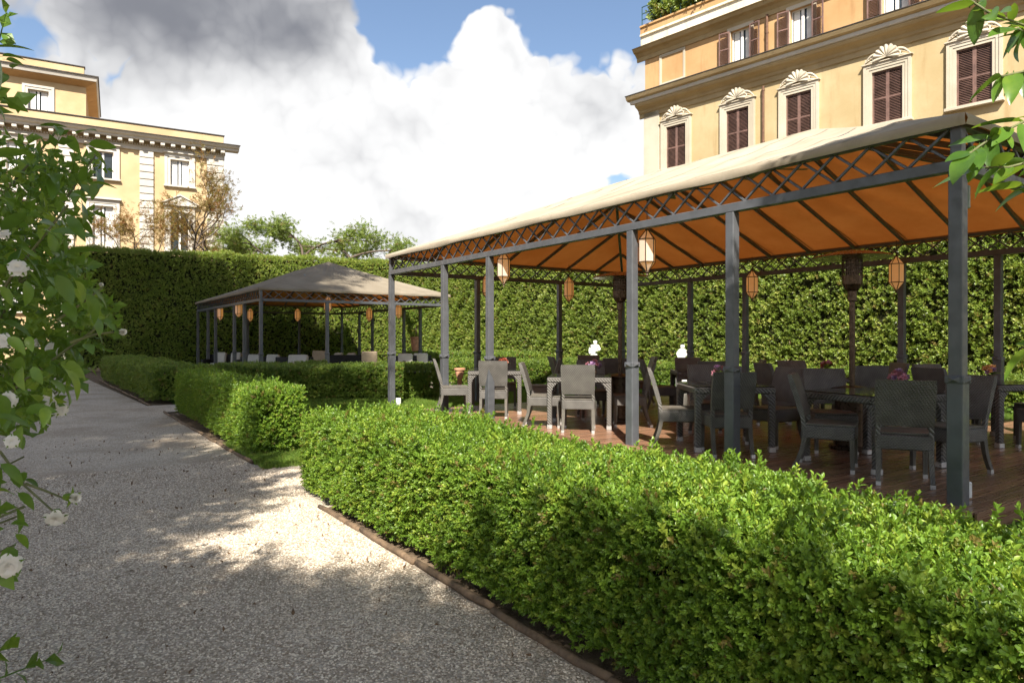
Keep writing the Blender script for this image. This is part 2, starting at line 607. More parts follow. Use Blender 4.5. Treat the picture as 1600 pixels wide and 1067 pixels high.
# ------------------------------------------------------------------ scattering (geometry nodes)
def leaf_geo(mb, M_, L, W, fold=.25, curl=.15):
    """pointed leaf along +y, 6 corners"""
    vs = [(0, 0, 0), (-W / 2, L * .42, fold * W / 2), (0, L * .45, 0), (W / 2, L * .42, fold * W / 2), (0, L, -curl * L)]
    fs = [(0, 2, 1), (0, 3, 2), (1, 2, 4), (2, 3, 4)]
    mb.add(vs, fs, M_)


def oval_leaf(mb, M_, L, W, fold=.3, curl=.12):
    vs = [(0, 0, 0), (-W / 2, L * .40, fold * W / 2), (0, L * .45, 0), (W / 2, L * .40, fold * W / 2), (-W * .36, L * .78, fold * W * .3 - curl * L * .5), (W * .36, L * .78, fold * W * .3 - curl * L * .5), (0, L, -curl * L)]
    mb.add(vs, [(0, 2, 1), (0, 3, 2), (1, 2, 6, 4), (2, 3, 5, 6)], M_)


def sprig_mesh(name, mat, n, L, W, length, seed, spread=55, leaf=None):
    rnd = random.Random(seed)
    mb = MB()
    mb.tube([(0, 0, -.02 * length), (0, 0, length * .9)], [length * .02, length * .008], 3)
    for i in range(n):
        k = (i + .6) / n
        z = length * k
        az = i * 2.4 + rnd.uniform(-.4, .4)
        tilt = R(spread * (1.15 - .75 * k) + rnd.uniform(-12, 12))
        m = Matrix.Translation((0, 0, z)) @ Matrix.Rotation(az, 4, 'Z') @ Matrix.Rotation(math.pi / 2 - tilt, 4, 'X') @ Matrix.Rotation(rnd.uniform(-.5, .5), 4, 'Y')
        s = rnd.uniform(.75, 1.15) * (.8 + .3 * math.sin(k * math.pi))
        (leaf or leaf_geo)(mb, m, L * s, W * s)
    return mb.mesh(name, mat)


_groups = {}


def proto_collection(key, meshes):
    c = bpy.data.collections.new('proto_' + key)
    for i, me in enumerate(meshes):
        o = bpy.data.objects.new('proto_%s_%02d' % (key, i), me)
        c.objects.link(o)
    g = bpy.data.node_groups.new('scatter_' + key, 'GeometryNodeTree')
    g.interface.new_socket('Geometry', in_out='INPUT', socket_type='NodeSocketGeometry')
    g.interface.new_socket('Geometry', in_out='OUTPUT', socket_type='NodeSocketGeometry')
    n = g.nodes; l = g.links
    gi = n.new('NodeGroupInput'); go = n.new('NodeGroupOutput')
    ci = n.new('GeometryNodeCollectionInfo')
    ci.inputs['Collection'].default_value = c
    ci.inputs['Separate Children'].default_value = True
    ci.inputs['Reset Children'].default_value = True
    ip = n.new('GeometryNodeInstanceOnPoints')
    ip.inputs['Pick Instance'].default_value = True

    def attr(nm, ty):
        a = n.new('GeometryNodeInputNamedAttribute'); a.data_type = ty; a.inputs[0].default_value = nm
        return [o for o in a.outputs if o.enabled and o.name == 'Attribute'][0]
    e2r = n.new('FunctionNodeEulerToRotation')
    l.new(attr('rot', 'FLOAT_VECTOR'), e2r.inputs[0])
    l.new(e2r.outputs[0], ip.inputs['Rotation'])
    l.new(attr('scl', 'FLOAT'), ip.inputs['Scale'])
    l.new(attr('idx', 'INT'), ip.inputs['Instance Index'])
    l.new(gi.outputs[0], ip.inputs['Points'])
    l.new(ci.outputs[0], ip.inputs['Instance'])
    l.new(ip.outputs[0], go.inputs[0])
    _groups[key] = (g, len(meshes))


def scatter(name, key, P, N, scl, parent=None, jitter=.5, up=.3, kind='stuff'):
    """P points, N directions the sprigs grow towards"""
    P = np.asarray(P, float); N = np.asarray(N, float)
    n = len(P)
    D = N + RNG.normal(0, jitter, (n, 3)); D[:, 2] += up
    D /= np.linalg.norm(D, axis=1)[:, None] + 1e-9
    # euler XYZ bringing +z on D : rot = Rz(yaw) Ry(theta), first spin about own axis
    th = np.arccos(np.clip(D[:, 2], -1, 1)); ph = np.arctan2(D[:, 1], D[:, 0])
    spin = RNG.uniform(0, 2 * np.pi, n)
    # R = Rz(ph) Ry(th) Rz(spin) -> XYZ euler
    cp, sp, ct, st, cs, ss = np.cos(ph), np.sin(ph), np.cos(th), np.sin(th), np.cos(spin), np.sin(spin)
    r00 = cp * ct * cs - sp * ss; r10 = sp * ct * cs + cp * ss; r20 = -st * cs
    r21 = st * ss; r22 = ct
    rot = np.stack([np.arctan2(r21, r22), np.arcsin(np.clip(-r20, -1, 1)), np.arctan2(r10, r00)], 1)
    g, k = _groups[key]
    me = bpy.data.meshes.new(name)
    me.vertices.add(n)
    me.vertices.foreach_set('co', P.astype(np.float32).ravel())
    a = me.attributes.new('rot', 'FLOAT_VECTOR', 'POINT'); a.data.foreach_set('vector', rot.astype(np.float32).ravel())
    a = me.attributes.new('scl', 'FLOAT', 'POINT'); a.data.foreach_set('value', np.asarray(scl, np.float32) * np.ones(n, np.float32))
    a = me.attributes.new('idx', 'INT', 'POINT'); a.data.foreach_set('value', RNG.integers(0, k, n).astype(np.int32))
    me.update()
    o = link(name, me, parent)
    md = o.modifiers.new('scatter', 'NODES'); md.node_group = g
    if kind: o['kind'] = kind
    return o


proto_collection('box', [sprig_mesh('box_sprig', M['box'], 12, .027, .0145, .072, i, leaf=oval_leaf) for i in range(5)])
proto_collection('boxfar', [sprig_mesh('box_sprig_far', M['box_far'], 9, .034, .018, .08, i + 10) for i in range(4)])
proto_collection('tall', [sprig_mesh('tall_sprig', M['tall'], 8, .105, .055, .22, i + 20, 60) for i in range(5)])
proto_collection('albizia', [sprig_mesh('feathery_sprig', M['albizia'], 12, .22, .06, .45, i + 30, 70) for i in range(4)])
proto_collection('pale', [sprig_mesh('pale_sprig', M['pale'], 12, .24, .09, .5, i + 40, 70) for i in range(4)])
proto_collection('shade', [sprig_mesh('crown_sprig', M['laurel'], 14, .13, .06, .42, i + 50, 70) for i in range(4)])
proto_collection('pine', [sprig_mesh('pine_sprig', M['pine'], 22, .42, .06, .6, i + 60, 60) for i in range(4)])
proto_collection('roseleaf', [sprig_mesh('rose_sprig', M['rose'], 7, .065, .042, .16, i + 70, 70) for i in range(4)])
proto_collection('ivy', [sprig_mesh('terrace_sprig', M['tall'], 9, .13, .08, .3, i + 90, 70) for i in range(3)])


def grass_tuft(seed):
    rnd = random.Random(seed); mb = MB()
    for i in range(12):
        a = rnd.uniform(0, 6.28); r = rnd.uniform(0, .03); h = rnd.uniform(.035, .075); b = rnd.uniform(.01, .04)
        x, y = r * math.cos(a), r * math.sin(a); c = rnd.uniform(0, 6.28); w = .003
        dx, dy = math.cos(c), math.sin(c)
        mb.add([(x - dy * w, y + dx * w, 0), (x + dy * w, y - dx * w, 0), (x + dx * b * .4, y + dy * b * .4, h * .6), (x + dx * b, y + dy * b, h)], [(0, 1, 2), (0, 2, 3)])
    return mb.mesh('grass_tuft', M['grass'])


proto_collection('grass', [grass_tuft(i) for i in range(4)])


def pebble(seed):
    rnd = random.Random(seed); mb = MB()
    a, b, c = rnd.uniform(.006, .011), rnd.uniform(.005, .008), rnd.uniform(.003, .006)
    vs = [(a, 0, 0), (-a, 0, 0), (0, b, 0), (0, -b, 0), (0, 0, c), (0, 0, -c)]
    vs = [(x + rnd.uniform(-.0015, .0015), y + rnd.uniform(-.0015, .0015), z) for x, y, z in vs]
    fs = [(0, 2, 4), (2, 1, 4), (1, 3, 4), (3, 0, 4), (2, 0, 5), (1, 2, 5), (3, 1, 5), (0, 3, 5)]
    mb.add(vs, fs)
    return mb.mesh('pebble', M['pebble'])


def mat_pebble():
    m, t, out = new_mat('pebble')
    b = principled(t, .85, 0, .25)
    oi = t.n('ShaderNodeObjectInfo').outputs['Random']
    c = t.mix(t.ramp(oi, 0., .75), (.28, .215, .15), (.76, .655, .52))
    c = t.mix(t.ramp(oi, .75, 1.), c, (.90, .81, .67))
    t.l(c, b.inputs['Base Color'])
    t.l(b.outputs[0], out.inputs[0])
    return m


M['pebble'] = mat_pebble()
proto_collection('pebble', [pebble(i) for i in range(5)])


def smooth_noise(P, s, seed):
    r = np.random.default_rng(seed)
    out = np.zeros(len(P))
    for k in range(5):
        w = r.normal(0, 1, 3) * s * (1.6 ** k) ; ph = r.uniform(0, 6.28)
        out += np.sin(P @ w + ph) * (.65 ** k)
    return out / 2.2


# ------------------------------------------------------------------ ground
def sheet(name, pts, z, mat, label=None):
    mb = MB(); mb.add([(p[0], p[1], z) for p in pts], [tuple(range(len(pts)))])
    return tag(mb.build(name, mat), kind='structure')


sheet('ground', [(-600, -600), (600, -600), (600, 600), (-600, 600)], -.02, M['soil'])
sheet('lawn', [PQ(p, q)[:2] for p, q in ((-6, 2.3), (-6, 18), (40, 18), (40, 2.3))], -.004, M['lawn'])
sheet('gravel_path', [PQ(p, q)[:2] for p, q in ((-8, -9), (-8, 1.97), (5.7, 1.97), (6.0, 3.6), (7.45, 3.9), (7.75, 2.55), (8.15, 1.93), (14.8, 1.85), (14.9, 3.2), (16.3, 3.2), (16.4, 1.75), (31, 1.0), (31, -9))], .004, M['gravel'])
sheet('soil_bed', [PQ(p, q)[:2] for p, q in ((-8, 1.97), (-8, 3.1), (6.0, 3.1), (5.7, 1.97))], .000, M['soil'])
sheet('garden_walk', [(-2.7, 16.9), (.5, 17.2), (.5, 18.1), (-1.9, 18.4), (-1.9, 22.5), (-3.8, 22.5)], .002, M['gravel'])

# loose stones on the near part of the path
n = 210000
qq = RNG.uniform(-4.2, 3.2, n * 2); pp = RNG.uniform(-1.5, 8.6, n * 2)
X = qq * .827 - pp * .562; Y = qq * .562 + pp * .827
keep = (Y > 2.2) & (Y < 8.5) & (X < .78 * Y) & (X > -.8 * Y) & ((qq < 1.9) | ((pp > 6.3) & (pp < 7.6) & (qq < 3.3)))
keep &= RNG.uniform(0, 1, n * 2) < np.clip(1.25 - Y / 9.5, .2, 1)
P = np.stack([X, Y, np.full_like(X, .006)], 1)[keep]
scatter('gravel', 'pebble', P, np.tile((0, 0, 1.), (len(P), 1)), RNG.uniform(.5, 1.1, len(P)), jitter=.35, up=1.0)
tag(bpy.data.objects['gravel'], 'small pale loose stones covering the curving garden path', 'gravel', kind='stuff')

M['litter'] = mat_plain('dead_leaf', (.17, .10, .05), .8, var=.5, scale=30)


def dead_leaf(seed):
    mb = MB(); leaf_geo(mb, Matrix.Rotation(R(80), 4, 'X') @ Matrix.Rotation(seed * .7, 4, 'Y'), .035, .018, .6, .3)
    return mb.mesh('dead_leaf', M['litter'])


proto_collection('litter', [dead_leaf(i) for i in range(3)])
n = 1500
qq = RNG.uniform(-4, 1.95, n); pp = RNG.uniform(-1.5, 12, n)
P = np.stack([qq * .827 - pp * .562, qq * .562 + pp * .827, np.full(n, .012)], 1)
P = P[(smooth_noise(P, 1.3, 3) > .15) | (qq > 1.6)]
scatter('fallen_leaves', 'litter', P, np.tile((0, 0, 1.), (len(P), 1)), RNG.uniform(.5, 1.2, len(P)), jitter=.9, up=.3)
tag(bpy.data.objects['fallen_leaves'], 'scattered brown fallen leaves on the gravel path', 'leaves', kind='stuff')


# grass
def grass(name, poly_pq, n, label):
    p0, p1, q0, q1 = poly_pq
    pp = RNG.uniform(p0, p1, n); qq = RNG.uniform(q0, q1, n)
    P = np.stack([qq * .827 - pp * .562, qq * .562 + pp * .827, np.full(n, -.004)], 1)
    o = scatter(name, 'grass', P, np.tile((0, 0, 1.), (n, 1)), RNG.uniform(.7, 1.3, n), jitter=.15, up=1.)
    tag(o, label, 'grass', kind='stuff')


grass('grass', (7.75, 9.8, 1.98, 5.5), 9000, 'bright mown grass at the gap between the two path hedges')
grass('grass', (9.8, 15.5, 3.0, 6.0), 8000, 'mown grass strip between the path hedge and the deck end')
grass('grass', (11.55, 17.0, 5.0, 11.5), 12000, 'mown grass beyond the far end of the wooden deck')
grass('grass', (-3, 16, 12.8, 15.2), 9000, 'shaded and sunlit lawn behind the wooden deck')


# ------------------------------------------------------------------ edging
def edging(name, p0, p1, q0, q1, label, step=.9):
    root = thing(name, label, 'edging', PQ(p0, q0))
    n = max(1, int(abs(p1 - p0) / step)); rnd = random.Random(int(p0 * 10))
    for i in range(n):
        a = PQ(p0 + (p1 - p0) * i / n, q0 + (q1 - q0) * i / n) - PQ(p0, q0)
        b = PQ(p0 + (p1 - p0) * (i + .985) / n, q0 + (q1 - q0) * (i + .985) / n) - PQ(p0, q0)
        h = .018 + rnd.uniform(-.006, .01)
        mb = MB()
        pts = [a.lerp(b, k / 4) + Vector((rnd.uniform(-.012, .012), rnd.uniform(-.012, .012), h + rnd.uniform(-.006, .006))) for k in range(5)]
        mb.tube(pts, [.02, .024, .022, .024, .02], 7)
        mb.build('log', M['edging'], root, smooth=True)


edging('path_edging', 5.75, -1.5, 1.92, 1.98, 'weathered wooden edging between the gravel and the large near hedge')
edging('path_edging', 8.2, 14.7, 1.95, 1.85, 'low wooden edging along the foot of the middle path hedge')
edging('path_edging', 16.5, 27, 1.8, 1.45, 'low edging at the foot of the hedge farthest up the path', 1.5)


# ------------------------------------------------------------------ clipped hedges
def hedge(name, label, a, b, depth, h, dens, key, scl, group=None, shoots=0., wob=.045, h2=None, top_dens=1., round_=.10, bottom=.06, far_side=False, depth_jit=.08, gaps=0.):
    """clipped hedge standing on the line a-b (its front foot); depth goes to the left of a->b"""
    a = Vector(a[:2]); b = Vector(b[:2]); d = b - a; L = d.length; d.normalize()
    nrm = Vector((-d.y, d.x))
    h2 = h if h2 is None else h2
    root = Vector((a.x, a.y, 0))
    ang = math.atan2(d.y, d.x)
    ins = .13 if depth > .6 else .10
    core = MB()
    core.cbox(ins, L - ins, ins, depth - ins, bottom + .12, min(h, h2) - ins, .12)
    if h2 != h:
        hi = max(h, h2) - ins; lo = min(h, h2) - ins - .01
        if h2 > h: core.add([(ins, ins, lo), (L - ins, ins, lo), (L - ins, depth - ins, lo), (ins, depth - ins, lo), (L - ins, ins, hi), (L - ins, depth - ins, hi)],
                            [(0, 3, 2, 1), (0, 1, 4), (1, 2, 5, 4), (2, 3, 5), (0, 4, 5, 3)])
    rnd = random.Random(len(label) * 7 + int(L * 100))
    k = int(L / .35)
    for i in range(k):                       # stems at the foot
        x = ins + (L - 2 * ins) * (i + rnd.random()) / max(1, k)
        y = rnd.uniform(.2, .8) * depth
        core.tube([(x, y, -.02), (x + rnd.uniform(-.06, .06), y + rnd.uniform(-.06, .06), bottom + .2)], [.014, .01], 5)
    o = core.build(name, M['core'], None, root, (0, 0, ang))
    tag(o, label, 'hedge', group)
    # leaf points on the skin
    faces = [('front', L * h, 1.), ('top', L * depth, top_dens), ('left', depth * h, 1.), ('right', depth * h, 1.)]
    if far_side: faces.append(('back', L * h, 1.))
    Ps = []; Ns = []
    for f, area, k in faces:
        n = int(area * dens * k)
        u = RNG.uniform(0, 1, n); w = RNG.uniform(0, 1, n)
        hh = h + (h2 - h) * u
        if f == 'front': p = np.stack([u * L, np.zeros(n), bottom + w * (hh - bottom)], 1); nn = (0, -1, 0)
        elif f == 'back': p = np.stack([u * L, np.full(n, depth), bottom + w * (hh - bottom)], 1); nn = (0, 1, 0)
        elif f == 'top': p = np.stack([u * L, w * depth, hh], 1); nn = (0, 0, 1)
        elif f == 'left': p = np.stack([np.zeros(n), u * depth, bottom + w * (h - bottom)], 1); nn = (-1, 0, 0)
        else: p = np.stack([np.full(n, L), u * depth, bottom + w * (h2 - bottom)], 1); nn = (1, 0, 0)
        Ps.append(p); Ns.append(np.tile(np.array(nn, float), (n, 1)))
    P = np.concatenate(Ps); N = np.concatenate(Ns)
    # rounded arrises
    hh = h + (h2 - h) * P[:, 0] / L
    lo = np.array([round_, round_, -9]); C = P.copy()
    C[:, 0] = np.clip(P[:, 0], round_, L - round_); C[:, 1] = np.clip(P[:, 1], round_, depth - round_); C[:, 2] = np.minimum(P[:, 2], hh - round_)
    V = P - C; ln = np.linalg.norm(V, axis=1); ok = ln > 1e-6
    V[ok] /= ln[ok][:, None]; V[~ok] = N[~ok]
    P = C + V * round_
    N = V
    # undulating clipped surface and depth of foliage
    w = smooth_noise(P, 2.2 / max(.5, min(depth, 1)), int(L * 10)) * wob + smooth_noise(P, 9, int(L * 11)) * wob * .5
    inn = -RNG.uniform(0, 1, len(P)) ** 1.5 * depth_jit
    # the foot is drawn in and thinner
    foot = np.clip(1 - (P[:, 2] - bottom) / .28, 0, 1)
    P = P + N * (w + inn - .02 * foot)[:, None]
    keep = RNG.uniform(0, 1, len(P)) > foot * .35
    if gaps: keep &= (RNG.uniform(0, 1, len(P)) > gaps * np.clip((-.45 - smooth_noise(P, 6.5 if h < 2 else 1.6, 77)) * 3.5, 0, 1) * (N[:, 2] < .6))
    P, N = P[keep], N[keep]
    s = scl * RNG.uniform(.7, 1.25, len(P))
    if shoots:
        k = RNG.uniform(0, 1, len(P)) < shoots
        k &= N[:, 2] > .6
        P[k] += N[k] * RNG.uniform(.02, .07, k.sum())[:, None]
        s[k] *= 1.25
    fo = scatter('foliage', key, P, N, s, o, jitter=.45, up=.35)
    return o


# large near hedge along the path (its front faces the path)
hedge('box_hedge', 'large bright green clipped box hedge in front of the dining pavilion', PQ(6.45, 1.99), PQ(-.1, 2.02), .99, .715, 4000, 'box', .86, 'box hedges lining the gravel path', shoots=.05, wob=.036, round_=.09, gaps=.6)
hedge('box_hedge', 'middle clipped hedge along the path, its end facing the camera sunlit', PQ(14.4, 2.05), PQ(8.6, 2.08), .60, .775, 2000, 'box', 1.0, 'box hedges lining the gravel path', shoots=.03, wob=.028, round_=.06, gaps=.6)
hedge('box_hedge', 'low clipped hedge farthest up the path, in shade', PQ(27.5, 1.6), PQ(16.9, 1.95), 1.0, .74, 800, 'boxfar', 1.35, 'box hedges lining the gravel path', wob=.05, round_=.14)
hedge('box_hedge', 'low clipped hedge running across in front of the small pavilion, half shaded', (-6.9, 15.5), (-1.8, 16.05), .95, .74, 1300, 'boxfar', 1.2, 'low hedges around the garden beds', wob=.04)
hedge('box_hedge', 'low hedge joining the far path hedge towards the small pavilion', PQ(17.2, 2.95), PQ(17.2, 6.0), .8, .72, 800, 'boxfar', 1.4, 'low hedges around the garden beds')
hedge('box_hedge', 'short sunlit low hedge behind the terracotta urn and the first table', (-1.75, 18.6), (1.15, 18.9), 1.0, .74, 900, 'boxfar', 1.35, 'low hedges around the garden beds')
hedge('box_hedge', 'sunlit low hedge at the foot of the tall hedge corner', (-4.4, 27.5), (1.5, 27.0), 1.6, .76, 500, 'boxfar', 1.8, 'low hedges around the garden beds')
hedge('box_hedge', 'long low hedge beneath the tall hedge behind the dining pavilion', PQ(20, 14.9), PQ(2, 14.9), 0.7, .64, 700, 'boxfar', 1.4, 'low hedges around the garden beds')
hedge('tall_hedge', 'tall dark clipped hedge wall behind the small pavilion', (-18.4, 28.5), (-4.4, 36.2), 1.4, 5.2, 340, 'tall', .56, 'tall hedge walls', h2=5.38, wob=.12, shoots=.04, gaps=.45, round_=.2, depth_jit=.09)
hedge('tall_hedge', 'tall sunlit hedge wall of glossy leaves behind the dining pavilion', PQ(33, 16.3), PQ(-1, 16.3), 1.3, 5.25, 300, 'tall', .60, 'tall hedge walls', wob=.13, shoots=.06, gaps=.45, round_=.2, depth_jit=.2)


# ------------------------------------------------------------------ pavilions
POST_X = [5.25, 3.15, 1.70, -1.50, -3.00, -5.25]
POST_Y = [-3.2, -1.15, 1.15, 3.2]
HX, HY = 5.25, 3.2
BEAM = 2.56; EAVE = 2.95; RIDGE = 4.25; RX = 2.05


def bar_mesh(L, name, w=.011):
    mb = MB(); mb.cbox(-L / 2, L / 2, -w, w, -w, w, .003)
    return mb.mesh(name, M['metal'])


def canopy_mesh(name):
    ox, oy, ez = HX + .09, HY + .09, EAVE + .03
    mb = MB()

    def slope(e0, e1, r0, r1, ns, nh, sagn):
        e0, e1, r0, r1 = map(Vector, (e0, e1, r0, r1))
        idx = []
        o = len(mb.v)
        for j in range(nh + 1):
            h = j / nh
            for i in range(ns + 1):
                s = i / ns
                p = e0.lerp(e1, s).lerp(r0.lerp(r1, s), h)
                sag = .028 * math.sin(math.pi * h) * abs(math.sin(math.pi * s * sagn)) + .03 * math.sin(math.pi * h) * 1.0
                if h in (0, 1): sag = 0
                p.z -= sag
                mb.v.append(tuple(p))
        for j in range(nh):
            for i in range(ns):
                a = o + j * (ns + 1) + i
                mb.f.append((a, a + 1, a + ns + 2, a + ns + 1))
    slope((-ox, -oy, ez), (ox, -oy, ez), (-RX, 0, RIDGE), (RX, 0, RIDGE), 72, 12, 12)
    slope((ox, oy, ez), (-ox, oy, ez), (RX, 0, RIDGE), (-RX, 0, RIDGE), 72, 12, 12)
    slope((ox, -oy, ez), (ox, oy, ez), (RX, 0, RIDGE), (RX, 0, RIDGE), 42, 12, 7)
    slope((-ox, oy, ez), (-ox, -oy, ez), (-RX, 0, RIDGE), (-RX, 0, RIDGE), 42, 12, 7)
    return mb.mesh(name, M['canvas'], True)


def valance_mesh(x0, y0, x1, y1, name, seed):
    """folded hem hanging a hand's breadth at the eave"""
    rnd = random.Random(seed); mb = MB()
    n = 60; ez = EAVE + .03
    nx, ny = (y1 - y0), -(x1 - x0); l = math.hypot(nx, ny); nx /= l; ny /= l
    ph = rnd.uniform(0, 6)
    for i in range(n + 1):
        k = i / n; x = x0 + (x1 - x0) * k; y = y0 + (y1 - y0) * k
        w = .010 * math.sin(k * 55 + ph) + .006 * math.sin(k * 23)
        mb.v += [(x, y, ez), (x + nx * (.022 + w), y + ny * (.022 + w), ez - .045), (x + nx * (.008 + w), y + ny * (.008 + w), ez - .085 + .006 * math.sin(k * 31 + ph))]
    for i in range(n):
        for j in range(2):
            a = i * 3 + j
            mb.f.append((a, a + 1, a + 4, a + 3))
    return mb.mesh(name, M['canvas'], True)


def make_pavilion(name, label, loc):
    root = thing(name, label, 'pavilion', loc, PAV_ROT, 'canvas roofed pavilions')
    # posts
    pm = MB(); pm.cbox(-.05, .05, -.05, .05, .95, BEAM + .002, .006); pm = pm.mesh('post', M['metal'])
    sm = MB(); sm.cbox(-.058, .058, -.058, .058, -.19, .985, .006); sm = sm.mesh('sleeve', M['metal'])
    cm = MB(); cm.cbox(-.068, .068, -.068, .068, .93, .99, .006)
    for sx, sy in ((1, 0), (-1, 0), (0, 1), (0, -1)):
        c = Vector((sx * .068, sy * .068, .96)); t = Vector((-sy, sx, 0)) * .04; up = Vector((0, 0, .022)); tip = c + Vector((sx, sy, 0)) * .022
        cm.add([c - t - up, c + t - up, c + t + up, c - t + up, tip], [(0, 1, 4), (1, 2, 4), (2, 3, 4), (3, 0, 4)])
    cm = cm.mesh('collar', M['metal'])
    spots = [(x, sy * HY) for x in POST_X for sy in (-1, 1)] + [(sx * HX, y) for y in POST_Y[1:3] for sx in (-1, 1)]
    for x, y in spots:
        o = link('post', pm, root, (x, y, 0))
        link('sleeve', sm, o)
        link('collar', cm, o)
    # chords of the truss, butted at the corners
    for sy in (-1, 1):
        mb = MB(); mb.cbox(-HX - .045, HX + .045, sy * HY - .045, sy * HY + .045, BEAM + .004, BEAM + .094, .006); mb.build('beam', M['metal'], root)
        mb = MB(); mb.cbox(-HX - .03, HX + .03, sy * HY - .03, sy * HY + .03, EAVE - .045, EAVE, .005); mb.build('top_rail', M['metal'], root)
    for sx in (-1, 1):
        mb = MB(); mb.cbox(sx * HX - .045, sx * HX + .045, -HY + .047, HY - .047, BEAM + .005, BEAM + .092, .006); mb.build('beam', M['metal'], root)
        mb = MB(); mb.cbox(sx * HX - .03, sx * HX + .03, -HY + .032, HY - .032, EAVE - .044, EAVE - .002, .005); mb.build('top_rail', M['metal'], root)
    for sx in (-1, 1):
        for sy in (-1, 1):
            mb = MB(); mb.cbox(sx * HX - .04, sx * HX + .04, sy * HY - .04, sy * HY + .04, BEAM + .094, EAVE - .045, .005); mb.build('corner_block', M['metal'], root)
    # lattice: a chain of crosses
    z0, z1 = BEAM + .094, EAVE - .045
    zc = (z0 + z1) / 2; hh = z1 - z0
    for axis, half, n in (('x', HX - .05, 33), ('y', HY - .05, 20)):
        pit = 2 * half / n
        L = math.hypot(pit, hh) - .01
        bm = bar_mesh(L, 'lattice_bar'); an = math.atan2(hh, pit)
        for side in (-1, 1):
            for i in range(n):
                c = -half + pit * (i + .5)
                for dg in (-1, 1):
                    off = .012 * dg
                    if axis == 'x':
                        link('lattice_bar', bm, root, (c, side * HY + off, zc), (0, an * dg, 0))
                    else:
                        link('lattice_bar', bm, root, (side * HX + off, c, zc), (0, an * dg, math.pi / 2))
    # rafters, hips and ridge
    rg = MB(); rg.cbox(-RX, RX, -.03, .03, RIDGE - .11, RIDGE - .05, .005); rg.build('ridge_beam', M['metal'], root)

    def rafter(a, b, nm='rafter', w=.021):
        a = Vector(a); b = Vector(b); d = b - a; L = d.length
        mb = MB(); mb.cbox(0, L, -w, w, -.03, .03, .004)
        q = d.to_track_quat('X', 'Z')
        o = mb.build(nm, M['metal'], root, a, q.to_euler())
    ze, zr = EAVE - .012, RIDGE - .10
    for i in range(1, 12):
        x = -HX + 2 * HX * i / 12
        for sy in (-1, 1):
            if abs(x) <= RX: rafter((x, sy * (HY - .04), ze), (x, sy * .035, zr))
            else:
                k = (HX - abs(x)) / (HX - RX)
                rafter((x, sy * (HY - .04), ze), (x, sy * (HY * (1 - k) + .03), ze + (zr - ze) * k - .006))
    for i in range(1, 7):
        y = -HY + 2 * HY * i / 7
        k = (HY - abs(y)) / HY
        for sx in (-1, 1):
            rafter((sx * (HX - .04), y, ze), (sx * (HX - (HX - RX) * k + .03), y, ze + (zr - ze) * k - .006))
    for sx in (-1, 1):
        for sy in (-1, 1):
            rafter((sx * HX, sy * HY, ze - .01), (sx * RX, 0, zr - .01), 'hip_rafter', .027)
    cv = link('canopy', canopy_mesh('canopy'), root)
    for i in range(1, 12):
        x = -HX + 2 * HX * i / 12
        for sy in (-1, 1):
            k = min(1., (HX - abs(x)) / (HX - RX)); st = MB()
            for j in range(9):
                h = k * j / 8
                xe = x; y = sy * (HY + .09) * (1 - h); z = EAVE + .034 + (RIDGE - EAVE - .03) * h - .03 * math.sin(math.pi * h)
                st.v += [(xe - .014, y, z + .003), (xe + .014, y, z + .003)]
            for j in range(8): st.f.append((2 * j, 2 * j + 1, 2 * j + 3, 2 * j + 2))
            st.build('seam', M['seam'], cv)
    ox, oy = HX + .09, HY + .09
    for k, (a, b, c, d) in enumerate(((-ox, -oy, ox, -oy), (ox, oy, -ox, oy), (ox, -oy, ox, oy), (-ox, oy, -ox, -oy))):
        link('hem', valance_mesh(a, b, c, d, 'hem', k), cv)
    return root


BIG = (3.136, 11.41, .17)
SMALL = (-7.914, 26.84, 0.0)
pav = make_pavilion('dining_pavilion', 'large pavilion with beige canvas hip roof and grey lattice frame over dining tables', BIG)
pav2 = copy_tree(pav)
pav2.name = 'lounge_pavilion'
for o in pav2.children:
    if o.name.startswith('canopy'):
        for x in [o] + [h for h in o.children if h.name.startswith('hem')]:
            x.data = x.data.copy(); x.data.materials[0] = M['dimmed']
pav2.location = SMALL
tag(pav2, 'smaller looking distant pavilion with shade-darkened canvas roof over lounge sofas')
# things fixed to the large pavilion's posts
mb = MB(); mb.cbox(.06, .10, -.05, .05, 2.28, 2.46, .008); mb.cbox(.10, .106, -.04, .04, 2.30, 2.44, .002); mb.build('junction_box', M['fan'], pav, (HX, -HY, 0), (0, 0, R(90)))
mb = MB(); mb.cbox(-.04, .04, -.03, .03, 0, .13, .008); mb.cbox(-.02, .02, -.034, -.03, .03, .09, .003)
tag(mb.build('floor_socket', M['white_box'], None, (3.62, 5.45, .174), (0, 0, R(20))), 'small white socket box on the deck beside the nearest post', 'socket')
mb = MB(); mb.cbox(-.05, .05, -.035, .035, 0, .20, .008); mb.cbox(-.03, .03, -.039, -.035, .05, .15, .003)
tag(mb.build('wall_socket', M['white_box'], None, (-2.33, 14.0, .02), (0, 0, R(10))), 'white socket box at the foot of the farthest front post', 'socket')

